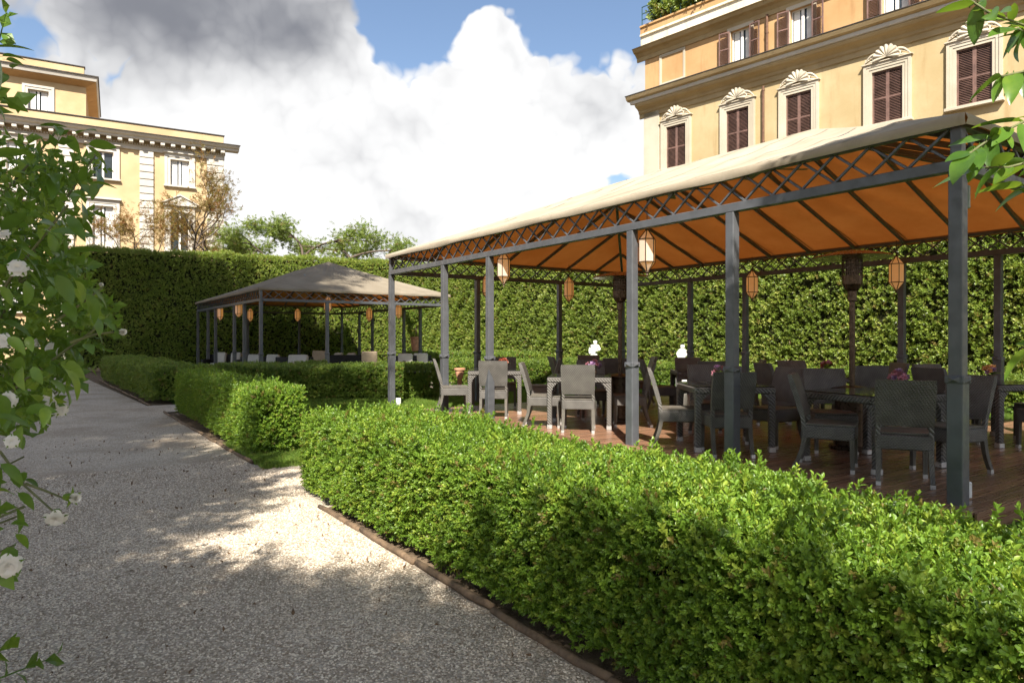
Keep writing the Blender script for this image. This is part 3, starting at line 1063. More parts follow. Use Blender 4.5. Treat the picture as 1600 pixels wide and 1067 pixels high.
# ------------------------------------------------------------------ deck
deck = thing('deck', 'reddish brown boarded wooden deck under the dining pavilion', 'deck', (BIG[0], BIG[1], 0), PAV_ROT)
DX, DY = HX + .18, HY + .18
DL = -3.40                       # the deck stops short of the far end bay
nb = 88; bw = (DX - DL) / nb
bm_ = MB(); bm_.cbox(-bw / 2 + .004, bw / 2 - .004, -DY, DY, .145, .17, .003); bm_ = bm_.mesh('board', M['deck'])
rnd = random.Random(3)
for i in range(nb):
    link('board', bm_, deck, (DL + bw * (i + .5), rnd.uniform(-.006, .006), rnd.uniform(-.0015, .0)))
mb = MB(); mb.box(DL + .02, DX - .02, -DY + .02, DY - .02, -.01, .12); mb.build('substructure', M['soil'], deck)
mb = MB(); mb.cbox(DL, DX, -DY - .028, -DY - .008, .0, .168, .003); mb.cbox(DL, DX, DY + .008, DY + .028, 0, .168, .003); mb.build('fascia', M['deck'], deck)
mb = MB(); mb.cbox(DX + .004, DX + .026, -DY, DY, 0, .168, .003); mb.cbox(DL - .026, DL - .004, -DY, DY, 0, .168, .003); mb.build('fascia', M['deck'], deck)

# pale slabs round the deck
pv = link('paving', None, None, (BIG[0], BIG[1], 0), (0, 0, PAV_ROT)); tag(pv, kind='structure')
sl = MB(); sl.cbox(-.245, .245, -.2, .2, -.03, .03, .008); sl = sl.mesh('slab', M['stone'])
for i in range(18):
    link('slab', sl, pv, (DL + .25 + .497 * i, DY + .26, rnd.uniform(-.004, .004)))
for i in range(14):
    link('slab', sl, pv, (DL - .26, -DY + .2 + .497 * i, rnd.uniform(-.004, .004)), (0, 0, R(90)))
for i in range(5):
    for j in range(9):
        f = MB(); k = 7
        f.lathe([(.24, -.02), (.26, .035), (.22, .05)], k, TR((0, 0, 0), rnd.uniform(0, 6)))
        o = f.build('flagstone', M['flag'], pv, (DX + .38 + i * .5 + rnd.uniform(-.04, .04), -DY + .1 + j * .52 + rnd.uniform(-.05, .05), 0))
        o.scale = (rnd.uniform(.9, 1.1), rnd.uniform(.85, 1.1), 1)


# ------------------------------------------------------------------ furniture
def make_chair():
    t = link('dining_chair', None)
    w = .225
    mb = MB(); mb.cbox(-w, w, -.235, .235, .305, .435, .012); seat = mb.build('seat', M['wicker'], t)
    mb = MB(); mb.cbox(-w + .006, w - .006, -.20, .238, .436, .456, .010); mb.build('seat_top', M['wicker_fine'], seat)
    # backrest, leaning
    mb = MB()
    nz = 6; th = .026
    vs = []
    for i in range(nz + 1):
        k = i / nz
        z = .515 + .405 * k
        y = -.225 - .10 * k - .02 * k * k
        ww = w + .006 * k
        for (sx, sy) in ((-1, -1), (1, -1), (1, 1), (-1, 1)):
            e = .006 if i in (0, nz) else 0
            vs.append((sx * (ww - e), y + sy * (th - e) + (.0), z))
    # slight dish of the back
    fs = []
    for i in range(nz):
        for k in range(4):
            fs.append((i * 4 + k, i * 4 + (k + 1) % 4, (i + 1) * 4 + (k + 1) % 4, (i + 1) * 4 + k))
    fs += [(3, 2, 1, 0), tuple(nz * 4 + k for k in range(4))]
    mb.add(vs, fs)
    mb.build('backrest', M['wicker'], t)
    for sx in (-1, 1):
        mb = MB(); x = sx * (w - .022)
        mb.tube([(x, -.215, .42), (x, -.218, .46), (x, -.226, .53)], .026, 4, phase=R(45)); mb.build('back_post', M['rope'], t)
    for sx in (-1, 1):
        x = sx * (w - .024)
        for y0, y1 in ((.208, .212), (-.205, -.30)):
            mb = MB()
            mb.tube([(x, y0, .33), (x, y0 + (y1 - y0) * .25, .20), (x * 1.01, y0 + (y1 - y0) * .62, .10), (x * 1.015, y0 + (y1 - y0) * .97, .035)], [.031, .029, .027, .026], 4, phase=R(45))
            lg = mb.build('leg', M['wicker_fine'], t)
            mb = MB()
            mb.tube([(x * 1.015, y0 + (y1 - y0) * .96, .036), (x * 1.015, y1, .0)], [.0285, .0275], 4, phase=R(45)); mb.build('foot_cap', M['steel'], lg)
    return t


def make_table(sx=.45, sy=.45):
    t = link('dining_table', None)
    mb = MB()
    for a in (-1, 1):
        mb.cbox(-sx, sx, a * sy - .035 * (1 if a > 0 else -1) - .035, a * sy - .035 * (1 if a > 0 else -1) + .035, .655, .725, .012)
    for a in (-1, 1):
        c = a * (sx - .035)
        mb.cbox(c - .035, c + .035, -sy + .072, sy - .072, .656, .724, .012)
    mb.build('apron', M['rope'], t)
    mb = MB(); mb.cbox(-sx + .075, sx - .075, -sy + .075, sy - .075, .69, .712, .004); mb.build('table_panel', M['wicker_fine'], t)
    mb = MB(); mb.cbox(-sx + .012, sx - .012, -sy + .012, sy - .012, .727, .736, .003); mb.build('glass_top', M['glass_top'], t)
    for a in (-1, 1):
        for b in (-1, 1):
            x, y = a * (sx - .035), b * (sy - .035)
            mb = MB(); mb.cbox(x - .034, x + .034, y - .034, y + .034, .055, .654, .01)
            # curved corner brackets
            for k in range(4):
                s0 = .034 + .022 * k; zt = .654 - .004; zb = .654 - .10 * (1 - k / 4) ** 1.6
                mb.box(x - a * s0 - .011, x - a * s0 + .011, y - .03, y + .03, zb, zt)
                mb.box(x - .03, x + .03, y - b * s0 - .011, y - b * s0 + .011, zb, zt)
            lg = mb.build('leg', M['rope'], t)
            mb = MB(); mb.cbox(x - .037, x + .037, y - .037, y + .037, 0, .056, .005); mb.build('foot_cap', M['steel'], lg)
    return t


DZ = .17
chair0 = make_chair()
table0 = make_table()
_used = {'c': False, 't': False}


def chair(x, y, fx, fy, label):
    c = copy_tree(chair0) if _used['c'] else chair0
    _used['c'] = True
    c.location = (x, y, DZ); c.rotation_euler = (0, 0, math.atan2(fy, fx) - math.pi / 2)
    tag(c, label, 'chair', 'dark wicker dining chairs')


def table(x, y, deg, label, sx=1., sy=1.):
    c = copy_tree(table0) if _used['t'] else table0
    _used['t'] = True
    c.location = (x, y, DZ); c.rotation_euler = (0, 0, R(deg)); c.scale = (sx, sy, 1)
    tag(c, label, 'table', 'wicker dining tables')


FT = [((-.29, 11.85), 0, 'farthest front table'), ((1.0, 9.98), -8, 'second front table from the deck end'),
      ((2.5, 8.08), 0, 'third front table from the deck end'), ((3.66, 6.95), 24, 'nearest front table')]
BT = [((1.75, 13.25), 5, 'farthest back table'), ((3.2, 11.6), -6, 'second back table from the deck end'),
      ((4.6, 9.9), 4, 'third back table from the deck end'), ((6.0, 8.45), 12, 'back table at the edge of the picture')]
table(*FT[0][0], 0, 'square wicker table far along the front row, in sunlight behind a lit chair')
table(*FT[1][0], -8, 'square wicker table second along the front row, its corner leg sunlit')
table(*FT[2][0], 0, 'square wicker table third along the front row, left of the patio heater')
table(*FT[3][0], 24, 'square wicker table nearest to the camera, with pink flowers', 1.1, 1.0)
table(*BT[0][0], 5, 'dark wicker table at the far end of the back row')
table(*BT[1][0], -6, 'dark wicker table second from the far end in the back row')
table(*BT[2][0], 4, 'dark wicker table in the back row behind the patio heater')
table(*BT[3][0], 12, 'dark wicker table of the back row cut by the picture edge')

# front row, from the far end of the deck
chair(-1.0, 11.75, .98, .15, 'sunlit wicker chair seen side-on at the far end of the front row')
chair(-.29, 11.1, .03, 1, 'sunlit wicker chair with its back to the path at the far front table')
chair(.50, 12.0, -1, .05, 'dark wicker chair on the near side of the far front table, leaning right')
chair(-.15, 12.65, 0, -1, 'wicker chair behind the far front table, facing the path')
chair(.48, 9.95, 1, -.12, 'sunlit wicker chair seen side-on facing the second front table')
chair(.93, 9.5, .14, .99, 'brightly sunlit wicker chair with its whole back to the path')
chair(1.72, 10.0, -1, .1, 'wicker chair with sunlit seat beside the middle front post')
chair(1.3, 10.85, .05, -1, 'wicker chair behind the second front table, its back in brown shade')
chair(1.98, 8.12, .98, -.18, 'shaded wicker chair side-on just past the middle front post')
chair(2.37, 7.58, .02, 1, 'wicker chair behind the fourth front post, back to the path')
chair(3.12, 8.15, -.86, -.5, 'wicker chair turned towards the path left of the patio heater')
chair(2.6, 8.9, 0, -1, 'wicker chair behind the third front table, facing the path')
chair(3.13, 6.72, .86, -.5, 'wicker chair leaning back left of the nearest table')
chair(3.50, 6.13, .42, .9, 'nearest wicker chair, its broad woven back to the camera')
chair(4.18, 6.55, -.93, -.36, 'wicker chair right of the nearest post, facing left')
chair(3.62, 7.75, -.2, -1, 'wicker chair on the far side of the nearest table')
# back row
for (c, a, nm), names in zip(BT, (
        ('wicker chair nearest the path at the farthest back table', 'wicker chair at the deck-end side of the farthest back table', 'wicker chair on the heater side of the farthest back table', 'wicker chair against the back posts at the farthest back table'),
        ('wicker chair nearest the path at the second back table', 'wicker chair tilted away left of the second back table', 'wicker chair right of the second back table', 'wicker chair against the hedge side of the second back table'),
        ('dark wicker chair nearest the path behind the patio heater', 'wicker chair left of the table behind the patio heater', 'wicker chair right of the table behind the patio heater', 'wicker chair on the hedge side of the table behind the patio heater'),
        ('wicker chair nearest the path at the picture-edge table', 'wicker chair left of the picture-edge table', 'wicker chair right of the picture-edge table', 'wicker chair on the hedge side of the picture-edge table'))):
    rz = R(a)
    for (lx, ly, fx, fy), lb in zip(((.02, -.66, 0, 1), (-.66, .03, 1, .08), (.67, -.05, -1, .1), (-.05, .68, .05, -1)), names):
        cx = c[0] + lx * math.cos(rz) - ly * math.sin(rz); cy = c[1] + lx * math.sin(rz) + ly * math.cos(rz)
        gx = fx * math.cos(rz) - fy * math.sin(rz); gy = fx * math.sin(rz) + fy * math.cos(rz)
        chair(cx, cy, gx, gy, lb)


# flowers on the tables
def blossom_mesh(name, mat, r, seed):
    rnd = random.Random(seed); mb = MB()
    for ring, (n, tilt, s) in enumerate(((6, 75, 1.), (5, 45, .8), (4, 18, .55))):
        for i in range(n):
            m = Matrix.Rotation(i * 2 * math.pi / n + ring * .5, 4, 'Z') @ Matrix.Rotation(R(90 - tilt), 4, 'X')
            leaf_geo(mb, m, r * s * rnd.uniform(.9, 1.1), r * s * .85, .5, -.2)
    return mb.mesh(name, mat, True)


M['pink'] = mat_translucent('pink_petal', (.62, .27, .34), (.7, .3, .35), .3)
M['lilac'] = mat_translucent('lilac_petal', (.42, .26, .44), (.5, .3, .5), .3)
M['peach'] = mat_translucent('peach_petal', (.75, .42, .18), (.8, .45, .2), .3)
M['rust'] = mat_translucent('rust_petal', (.35, .09, .05), (.4, .1, .05), .3)
BL = {k: blossom_mesh('bloom', M[k], .045, i) for i, k in enumerate(('pink', 'lilac', 'peach', 'rust'))}


def flowers(x, y, label, kinds, n=14, seed=0):
    rnd = random.Random(seed)
    t = thing('flower_arrangement', label, 'flowers', (x, y, DZ + .738), 0, 'flower arrangements on the tables')
    mb = MB(); mb.lathe([(.035, 0), (.05, .01), (.055, .05), (.045, .085), (.05, .095)], 14); mb.build('vase', M['brass'], t, smooth=True)
    lf = MB()
    for i in range(16):
        leaf_geo(lf, TR((0, 0, .09), rnd.uniform(0, 6.28)) @ Matrix.Rotation(R(rnd.uniform(5, 55)), 4, 'X'), rnd.uniform(.09, .15), .035)
    lf.build('leaves', M['rose'], t)
    for i in range(n):
        a = rnd.uniform(0, 6.28); e = rnd.uniform(.1, 1.3); r = rnd.uniform(.06, .10)
        d = Vector((math.cos(a) * math.cos(e), math.sin(a) * math.cos(e), math.sin(e)))
        o = link('bloom', BL[rnd.choice(kinds)], t, d * r * 1.1 + Vector((0, 0, .10)), d.to_track_quat('Z', 'Y').to_euler())
        s = rnd.uniform(.75, 1.25); o.scale = (s, s, s)


flowers(-.15, 11.8, 'small rust red plant on the far front table', ['rust'], 8, 1)
flowers(1.2, 10.1, 'dusky pink flowers on the second front table', ['lilac', 'pink'], 12, 2)
flowers(2.48, 8.15, 'lilac and pink flowers on the third front table', ['lilac', 'pink', 'lilac'], 16, 3)
flowers(3.95, 6.98, 'pink rose posy on the nearest table', ['pink', 'pink', 'lilac'], 16, 4)
flowers(4.55, 9.85, 'pink flowers on the table behind the patio heater', ['pink', 'rust'], 12, 5)
flowers(5.9, 8.4, 'peach roses with lilac sprigs on the picture-edge table', ['peach', 'peach', 'lilac'], 10, 6)


# patio heaters
def heater(x, y, label):
    t = thing('patio_heater', label, 'heater', (x, y, DZ), 0, 'patio heaters among the tables')
    mb = MB(); mb.lathe([(.25, 0), (.25, .04), (.20, .05), (.20, .66), (.23, .68), (.23, .70), (.05, .73)], 24); mb.build('gas_housing', M['bronze'], t, smooth=False)
    mb = MB(); mb.lathe([(.032, .72), (.032, 1.70), (.05, 1.71), (.05, 1.82), (.075, 1.84)], 14); mb.build('pole', M['bronze'], t, smooth=False)
    mb = MB(); mb.lathe([(.075, 1.84), (.11, 1.90), (.115, 2.0)], 24); bn = mb.build('burner', M['bronze'], t)
    mb = MB()
    for k in range(28):
        a = 2 * math.pi * k / 28
        mb.box(-.004, .004, -.004, .004, 1.995, 2.19, TR((.108 * math.cos(a), .108 * math.sin(a), 0), a))
    for z in (2.04, 2.09, 2.14, 2.185):
        mb.lathe([(.106, z - .004), (.112, z - .004), (.112, z + .004), (.106, z + .004)], 28)
    mb.lathe([(.07, 1.98), (.07, 2.19)], 16)
    mb.build('burner_screen', M['bronze'], bn)
    mb = MB(); mb.lathe([(.06, 2.19), (.42, 2.205), (.435, 2.21), (.40, 2.23), (.20, 2.275), (.08, 2.29), (.02, 2.30)], 40); mb.build('reflector_dish', M['dish'], t, smooth=False)


heater(1.67, 10.55, 'bronze patio heater behind the middle front post')
heater(3.95, 7.93, 'bronze patio heater with wide dish between the third and nearest tables')


# lanterns
def lantern_meshes():
    n = 6; r = .115; z = [-.29, -.155, .155, .29]; rr = [.012, r, r, .012]
    ring = [[Vector((rr[j] * math.cos(2 * math.pi * k / n), rr[j] * math.sin(2 * math.pi * k / n), z[j])) for k in range(n)] for j in range(4)]
    pan = []
    for j in range(3):
        mb = MB()
        for k in range(n):
            k2 = (k + 1) % n
            q = [ring[j][k], ring[j][k2], ring[j + 1][k2], ring[j + 1][k]]
            mb.add(q, [(0, 1, 2, 3)])
        pan.append(mb.mesh(('lower_panes', 'panes', 'upper_panes')[j], M['amber']))
    fr = MB()
    for j in range(3):
        for k in range(n):
            fr.tube([ring[j][k] * 1.01, ring[j + 1][k] * 1.01], .0075, 4)
    for j in (1, 2):
        for k in range(n):
            fr.tube([ring[j][k] * 1.01, ring[j][(k + 1) % n] * 1.01], .0075, 4)
    fr.lathe([(.0, -.345), (.018, -.335), (.01, -.31), (.03, -.30), (.03, -.285), (.012, -.28)], 8)
    fr.lathe([(.03, .28), (.03, .30), (.012, .31), (.012, .33), (.02, .34), (.0, .355)], 8)
    return fr.mesh('frame', M['brass']), pan


LF, LP = lantern_meshes()
one = MB(); one.tube([(0, 0, 0), (0, 0, 1)], .006, 5); ROD = one.mesh('hanger', M['brass'])


def lantern(p, label, top, group, s=1.):
    t = thing('lantern', label, 'lantern', p, random.uniform(0, 1), group)
    f = link('frame', LF, t)
    for m in LP: link('pane', m, t)
    o = link('hanger', ROD, t, (0, 0, .34)); o.scale = (1, 1, max(.05, (top - p[2] - .34 * s) / s))
    t.scale = (s, s, s)


G1 = 'hexagonal lanterns of the dining pavilion'
def in_big(lx, ly, z):
    c, s = math.cos(PAV_ROT), math.sin(PAV_ROT)
    return Vector((BIG[0] + lx * c - ly * s, BIG[1] + lx * s + ly * c, z))


def roof_z(base, ly, lx):
    k = min((HY - abs(ly)) / HY, (HX - abs(lx)) / (HX - RX))
    return base + EAVE + (RIDGE - EAVE) * max(0, min(1, k)) - .08


def big_lantern(u, v, s_, ly, label):
    # on the line parallel to the front at ly, where the photograph shows it
    best = min(np.linspace(-5.2, 5.2, 400), key=lambda lx: abs(800 + F * in_big(lx, ly, 0).x / in_big(lx, ly, 0).y - u))
    p = in_big(best, ly, 0); p.z = EYE + (HZ - v) / F * p.y
    lantern(p, label, roof_z(BIG[2], ly, best), G1, s_ or 1.)


big_lantern(787, 419, .86, -3.09, 'pale sunlit lantern hanging beside the third front post')
big_lantern(1011, 392, .86, -3.09, 'pale sunlit lantern hanging beside the middle front post')
big_lantern(762, 447, 0, -1.0, 'amber lantern half hidden behind the third front post')
p = in_big(-5.05, 1.15, 0); p = at(889, 452, p.y); lantern(p, 'amber lantern hanging at the end post past the middle table', 3.2, G1)
big_lantern(1176, 445, 0, 3.0, 'amber lantern on the hedge side above the second back table')
big_lantern(1401, 427, 0, 3.0, 'amber lantern on the hedge side right of the patio heater')

G2 = 'small amber lanterns of the lounge pavilion'
for (u, v, Y_, lb) in ((344, 489, 26, 'leftmost amber lantern of the far pavilion'), (373, 483, 23.6, 'amber lantern just left of the far pavilion corner post'),
                       (391, 492, 28.6, 'amber lantern low behind the far pavilion corner post'), (465, 492, 29.3, 'amber lantern alone at the back of the far pavilion'),
                       (512, 476, 22.2, 'amber lantern beside the front post of the far pavilion'), (577, 491, 27.3, 'amber lantern at the back right of the far pavilion'),
                       (623, 486, 25.2, 'rightmost amber lantern of the far pavilion, beyond the near corner post')):
    p = at(u, v, Y_)
    lantern(p, lb, 3.1, G2)


# ceiling fans
def fan(lx, label):
    p = in_big(lx, 0, BIG[2] + RIDGE - .12)
    t = thing('ceiling_fan', label, 'fan', p, .4 + lx, 'ceiling fans under the canvas')
    mb = MB(); mb.tube([(0, 0, 0), (0, 0, -.16)], .018, 10); mb.build('rod', M['metal'], t)
    mb = MB(); mb.lathe([(.04, -.14), (.10, -.17), (.115, -.25), (.09, -.30), (.02, -.32)], 20); mb.build('motor', M['dish'], t, smooth=True)
    for k in range(4):
        mb = MB(); a = k * math.pi / 2
        mb.add([(.10, -.03, -.27), (.24, -.075, -.285), (.68, -.085, -.285), (.70, .06, -.265), (.24, .06, -.262), (.10, .03, -.262),
                (.10, -.03, -.28), (.24, -.075, -.295), (.68, -.085, -.295), (.70, .06, -.275), (.24, .06, -.272), (.10, .03, -.272)],
               [(0, 1, 2, 3, 4, 5), (11, 10, 9, 8, 7, 6), (0, 6, 7, 1), (1, 7, 8, 2), (2, 8, 9, 3), (3, 9, 10, 4), (4, 10, 11, 5), (5, 11, 6, 0)], TR((0, 0, 0), a))
        mb.build('blade', M['fan'], t)


fan(5.25 - 5.9, 'ceiling fan under the canvas nearer the far end')
fan(5.25 - 4.05, 'ceiling fan under the canvas nearer the camera')


# ------------------------------------------------------------------ lounge furniture in the small pavilion
def sofa(u, Y_, w, label, rz=PAV_ROT, ncush=2, cush='cushion', rise=.02, hb=.79):
    x = (u - 800) / F * Y_
    t = thing('lounge_sofa', label, 'sofa', (x, Y_, 0), rz, 'black wicker lounge sofas')
    mb = MB(); mb.cbox(-w / 2, w / 2, -.40, .40, .06, .34, .015); mb.build('base', M['blackwicker'], t)
    mb = MB(); mb.cbox(-w / 2, w / 2, -.40, -.30, .345, hb, .015); mb.build('backrest', M['blackwicker'], t)
    for sx in (-1, 1):
        mb = MB(); mb.cbox(sx * w / 2 - .05 - sx * .05, sx * w / 2 + .05 - sx * .05, -.295, .40, .345, .60, .015); mb.build('arm', M['blackwicker'], t)
    for k in range(ncush):
        c0 = -w / 2 + .14 + (w - .28) * k / ncush; c1 = -w / 2 + .14 + (w - .28) * (k + .66) / ncush
        mb = MB(); mb.cbox(c0, c1, -.27, .36, .345, .46, .04); mb.build('seat_cushion', M[cush], t)
        mb = MB(); mb.cbox(c0, c1, -.09, .09, -.27, .27, .05)
        mb.build('back_cushion', M[cush], t, (0, -.20, .46 + .12 + rise), (R(12), 0, 0))
    for a in (-1, 1):
        for b in (-1, 1):
            mb = MB(); mb.cbox(a * (w / 2 - .06) - .025, a * (w / 2 - .06) + .025, b * .34 - .025, b * .34 + .025, 0, .06, .004); mb.build('leg', M['steel'], t)


def lounge_chair(u, Y_, label, rz):
    x = (u - 800) / F * Y_
    t = thing('lounge_chair', label, 'armchair', (x, Y_, 0), rz, 'tan high backed lounge chairs')
    mb = MB(); mb.cbox(-.27, .27, -.28, .28, .15, .42, .03); mb.build('seat', M['tan'], t)
    mb = MB(); mb.cbox(-.26, .26, -.06, .06, 0, .62, .03); mb.build('backrest', M['tan'], t, (0, -.26, .38), (R(8), 0, 0))
    for a in (-1, 1):
        for b in (-1, 1):
            mb = MB(); mb.cbox(a * .22 - .025, a * .22 + .025, b * .22 - .025, b * .22 + .025, 0, .15, .004); mb.build('leg', M['brass'], t)


sofa(350, 27.3, 1.5, 'black sofa with cream cushions at the left end of the far pavilion', R(180), 2)
sofa(402, 23.8, 1.7, 'black sofa with cream cushions behind the far pavilion corner post', R(170), 2)
sofa(455, 23.4, 1.3, 'black sofa with one long white cushion in the far pavilion', R(180), 1)
lounge_chair(494, 24.3, 'tan high backed chair left of the far pavilion front post', R(175))
sofa(545, 27.0, 1.3, 'black sofa deep inside the far pavilion right of its front post', R(0), 2)
lounge_chair(579, 23.4, 'tan high backed chair right of the far pavilion front post', R(5))
sofa(626, 25.2, 1.1, 'black sofa with white cushion beyond the near corner post', R(180), 1)
sofa(652, 25.6, 1.1, 'black sofa with white cushion at the right end of the far pavilion', R(190), 1)


# ------------------------------------------------------------------ pots and statues
def urn(p, label, s=1.):
    t = thing('terracotta_urn', label, 'urn', p)
    t.scale = (s * .68, s * .68, s)
    mb = MB(); mb.lathe([(.14, 0), (.14, .05), (.10, .07), (.085, .30), (.10, .34), (.12, .36)], 20); mb.build('pedestal', M['terracotta'], t, smooth=False)
    mb = MB(); mb.lathe([(.07, .36), (.10, .42), (.16, .56), (.175, .62), (.21, .64), (.215, .68), (.18, .685), (.165, .62)], 24); mb.build('bowl', M['terracotta'], t, smooth=False)


urn((-1.33, 17.35, .0), 'small terracotta urn on a stem left of the far front table', 1.0)
t = thing('potted_topiary', 'clipped tree in a tall terracotta pot at the end of the far pavilion', 'potted plant', (-3.98, 28.2, 0))
mb = MB(); mb.cbox(-.15, .15, -.15, .15, 0, .9, .02); mb.build('plinth', M['bark'], t)
mb = MB(); mb.lathe([(.15, .9), (.19, 1.2), (.21, 1.42), (.235, 1.43), (.235, 1.50), (.20, 1.50), (.19, 1.44)], 20); mb.build('pot', M['terracotta'], t, smooth=False)
mb = MB(); mb.tube([(0, 0, 1.45), (.03, .02, 2.0), (-.02, 0, 2.5)], [.03, .025, .02], 6); mb.build('trunk', M['bark'], t)
n = 420; D = RNG.normal(0, 1, (n, 3)); D /= np.linalg.norm(D, axis=1)[:, None]
P = D * (.33 * RNG.uniform(.6, 1, n) ** .4)[:, None]; P[:, 2] += 2.45; P[:, 0] -= .12
o = scatter('crown', 'boxfar', P, D, 2.0, t)
n = 220; D = RNG.normal(0, 1, (n, 3)); D /= np.linalg.norm(D, axis=1)[:, None]
P = D * (.22 * RNG.uniform(.6, 1, n) ** .4)[:, None] * np.array([1, 1, 1.8]); P[:, 2] += 1.85
o = scatter('foliage', 'boxfar', P, D, 2.0, t)


def statue(x, y, rz, label, s=1., lean=.0):
    """child figure in marble, one skin, on a pedestal"""
    t = thing('garden_statue', label, 'statue', (x, y, 0), rz, 'white marble child statues before the tall hedge')
    mb = MB(); mb.cbox(-.17, .17, -.17, .17, 0, .07, .01); mb.cbox(-.13, .13, -.13, .13, .07, .45, .01); mb.cbox(-.16, .16, -.16, .16, .45, .51, .012); mb.build('pedestal', M['marble'], t)
    J = {'pelvis': (0, 0, .90), 'belly': (0, .015, .99), 'chest': (lean, 0, 1.09), 'neck': (lean * 1.2, 0, 1.175), 'head': (lean * 1.3, .015, 1.225), 'crown': (lean * 1.4, .01, 1.30),
         'lh': (-.055, 0, .86), 'lk': (-.065, .035, .70), 'la': (-.055, -.005, .545), 'lt': (-.06, .06, .525),
         'rh': (.055, 0, .86), 'rk': (.075, .02, .70), 'ra': (.07, -.005, .545), 'rt': (.085, .06, .525),
         'ls': (-.10 + lean, 0, 1.125), 'le': (-.15 + lean, .01, 1.02), 'lw': (-.06 + lean, .12, .99), 'lf': (-.03 + lean, .14, 1.0),
         'rs': (.10 + lean, 0, 1.125), 're': (.16 + lean, -.01, 1.03), 'rw': (.15 + lean, .05, .93), 'rf': (.145 + lean, .07, .89)}
    E = [('pelvis', 'belly'), ('belly', 'chest'), ('chest', 'neck'), ('neck', 'head'), ('head', 'crown'),
         ('pelvis', 'lh'), ('lh', 'lk'), ('lk', 'la'), ('la', 'lt'), ('pelvis', 'rh'), ('rh', 'rk'), ('rk', 'ra'), ('ra', 'rt'),
         ('chest', 'ls'), ('ls', 'le'), ('le', 'lw'), ('lw', 'lf'), ('chest', 'rs'), ('rs', 're'), ('re', 'rw'), ('rw', 'rf')]
    rad = dict(pelvis=.085, belly=.088, chest=.085, neck=.038, head=.072, crown=.062, lh=.062, lk=.042, la=.030, lt=.022, rh=.062, rk=.042, ra=.030, rt=.022,
               ls=.042, le=.034, lw=.026, lf=.020, rs=.042, re=.034, rw=.026, rf=.020)
    keys = list(J)
    me = bpy.data.meshes.new('figure')
    me.from_pydata([J[k] for k in keys], [(keys.index(a), keys.index(b)) for a, b in E], [])
    me.materials.append(M['marble'])
    o = link('figure', me, t)
    md = o.modifiers.new('skin', 'SKIN')
    for i, k in enumerate(keys):
        me.skin_vertices[0].data[i].radius = (rad[k], rad[k])
        me.skin_vertices[0].data[i].use_root = (k == 'pelvis')
    md.use_smooth_shade = True
    sb = o.modifiers.new('subsurf', 'SUBSURF'); sb.levels = 2; sb.render_levels = 2
    t.scale = (s, s, s)


p = at(928, 560, 21.6); statue(p.x, p.y, R(165), 'white marble child statue behind the second front table', 1.06, -.03)
p = at(1066, 560, 18.7); statue(p.x, p.y, R(200), 'white marble child statue just right of the middle front post', .98, .0)


# ------------------------------------------------------------------ buildings
M['yellow'] = mat_stucco('yellow_stucco', (.425, .325, .17), (.51, .405, .235), (.34, .215, .095), .65)
M['orange'] = mat_stucco('orange_stucco', (.44, .265, .12), (.52, .335, .165), (.32, .175, .075), .65)
M['cream'] = mat_stucco('cream_trim', (.46, .405, .31), (.55, .495, .40), (.42, .34, .22), .35)
M['cornice'] = mat_stucco('ochre_cornice', (.34, .25, .13), (.44, .34, .195), (.25, .18, .09), .5)
M['tile_edge'] = mat_plain('dark_roof_edge', (.05, .042, .036), .8, var=.3)
M['shutter'] = mat_plain('brown_shutter', (.175, .10, .08), .55, var=.3, scale=3)
M['paleyellow'] = mat_stucco('pale_yellow_stucco', (.46, .335, .185), (.55, .42, .25), (.52, .34, .16), .4)
M['white_trim'] = mat_stucco('white_trim', (.47, .44, .385), (.56, .53, .475), (.36, .31, .24), .35)
M['pane'] = mat_plain('window_glass', (.03, .04, .045), .05, 0, var=.2, spec=.7)
M['curtain'] = mat_plain('white_curtain', (.70, .70, .68), .9, var=.12, scale=3)
M['sash'] = mat_plain('white_sash', (.74, .73, .70), .5, var=.1)
M['pipe'] = mat_plain('copper_pipe', (.16, .085, .05), .6, .3, var=.3)
M['stained'] = mat_stucco('stained_parapet', (.60, .56, .46), (.70, .67, .58), (.20, .17, .11), .85)
M['railing'] = mat_plain('green_rail', (.04, .10, .09), .5, .2, var=.2)
M['awning'] = mat_plain('green_screen', (.03, .12, .12), .8, var=.25)


class Facade:
    """vertical plane through P with local x along dx; outward is local -y"""
    def __init__(s, P, dx):
        s.P = Vector(P); s.dx = Vector(dx).normalized(); s.rz = math.atan2(s.dx.y, s.dx.x)

    def loc(s, u, v=HZ):
        k = (u - 800) / F
        # P.x + s dx.x = k (P.y + s dx.y)
        sx = (k * s.P.y - s.P.x) / (s.dx.x - k * s.dx.y)
        Y = s.P.y + sx * s.dx.y
        return sx, EYE + (HZ - v) / F * Y


def wall_with_holes(x0, x1, z0, z1, holes, depth=.22):
    """front sheet at y=0 with real openings and reveals"""
    xs = sorted({x0, x1, *[h[0] for h in holes], *[h[1] for h in holes]})
    zs = sorted({z0, z1, *[h[2] for h in holes], *[h[3] for h in holes]})
    mb = MB()
    for i in range(len(xs) - 1):
        for j in range(len(zs) - 1):
            cx, cz = (xs[i] + xs[i + 1]) / 2, (zs[j] + zs[j + 1]) / 2
            if any(h[0] < cx < h[1] and h[2] < cz < h[3] for h in holes): continue
            mb.add([(xs[i], 0, zs[j]), (xs[i + 1], 0, zs[j]), (xs[i + 1], 0, zs[j + 1]), (xs[i], 0, zs[j + 1])], [(0, 1, 2, 3)])
    for a, b, c, d in holes:
        mb.add([(a, 0, c), (b, 0, c), (b, 0, d), (a, 0, d), (a, depth, c), (b, depth, c), (b, depth, d), (a, depth, d)],
               [(0, 4, 5, 1), (1, 5, 6, 2), (2, 6, 7, 3), (3, 7, 4, 0)])
    return mb


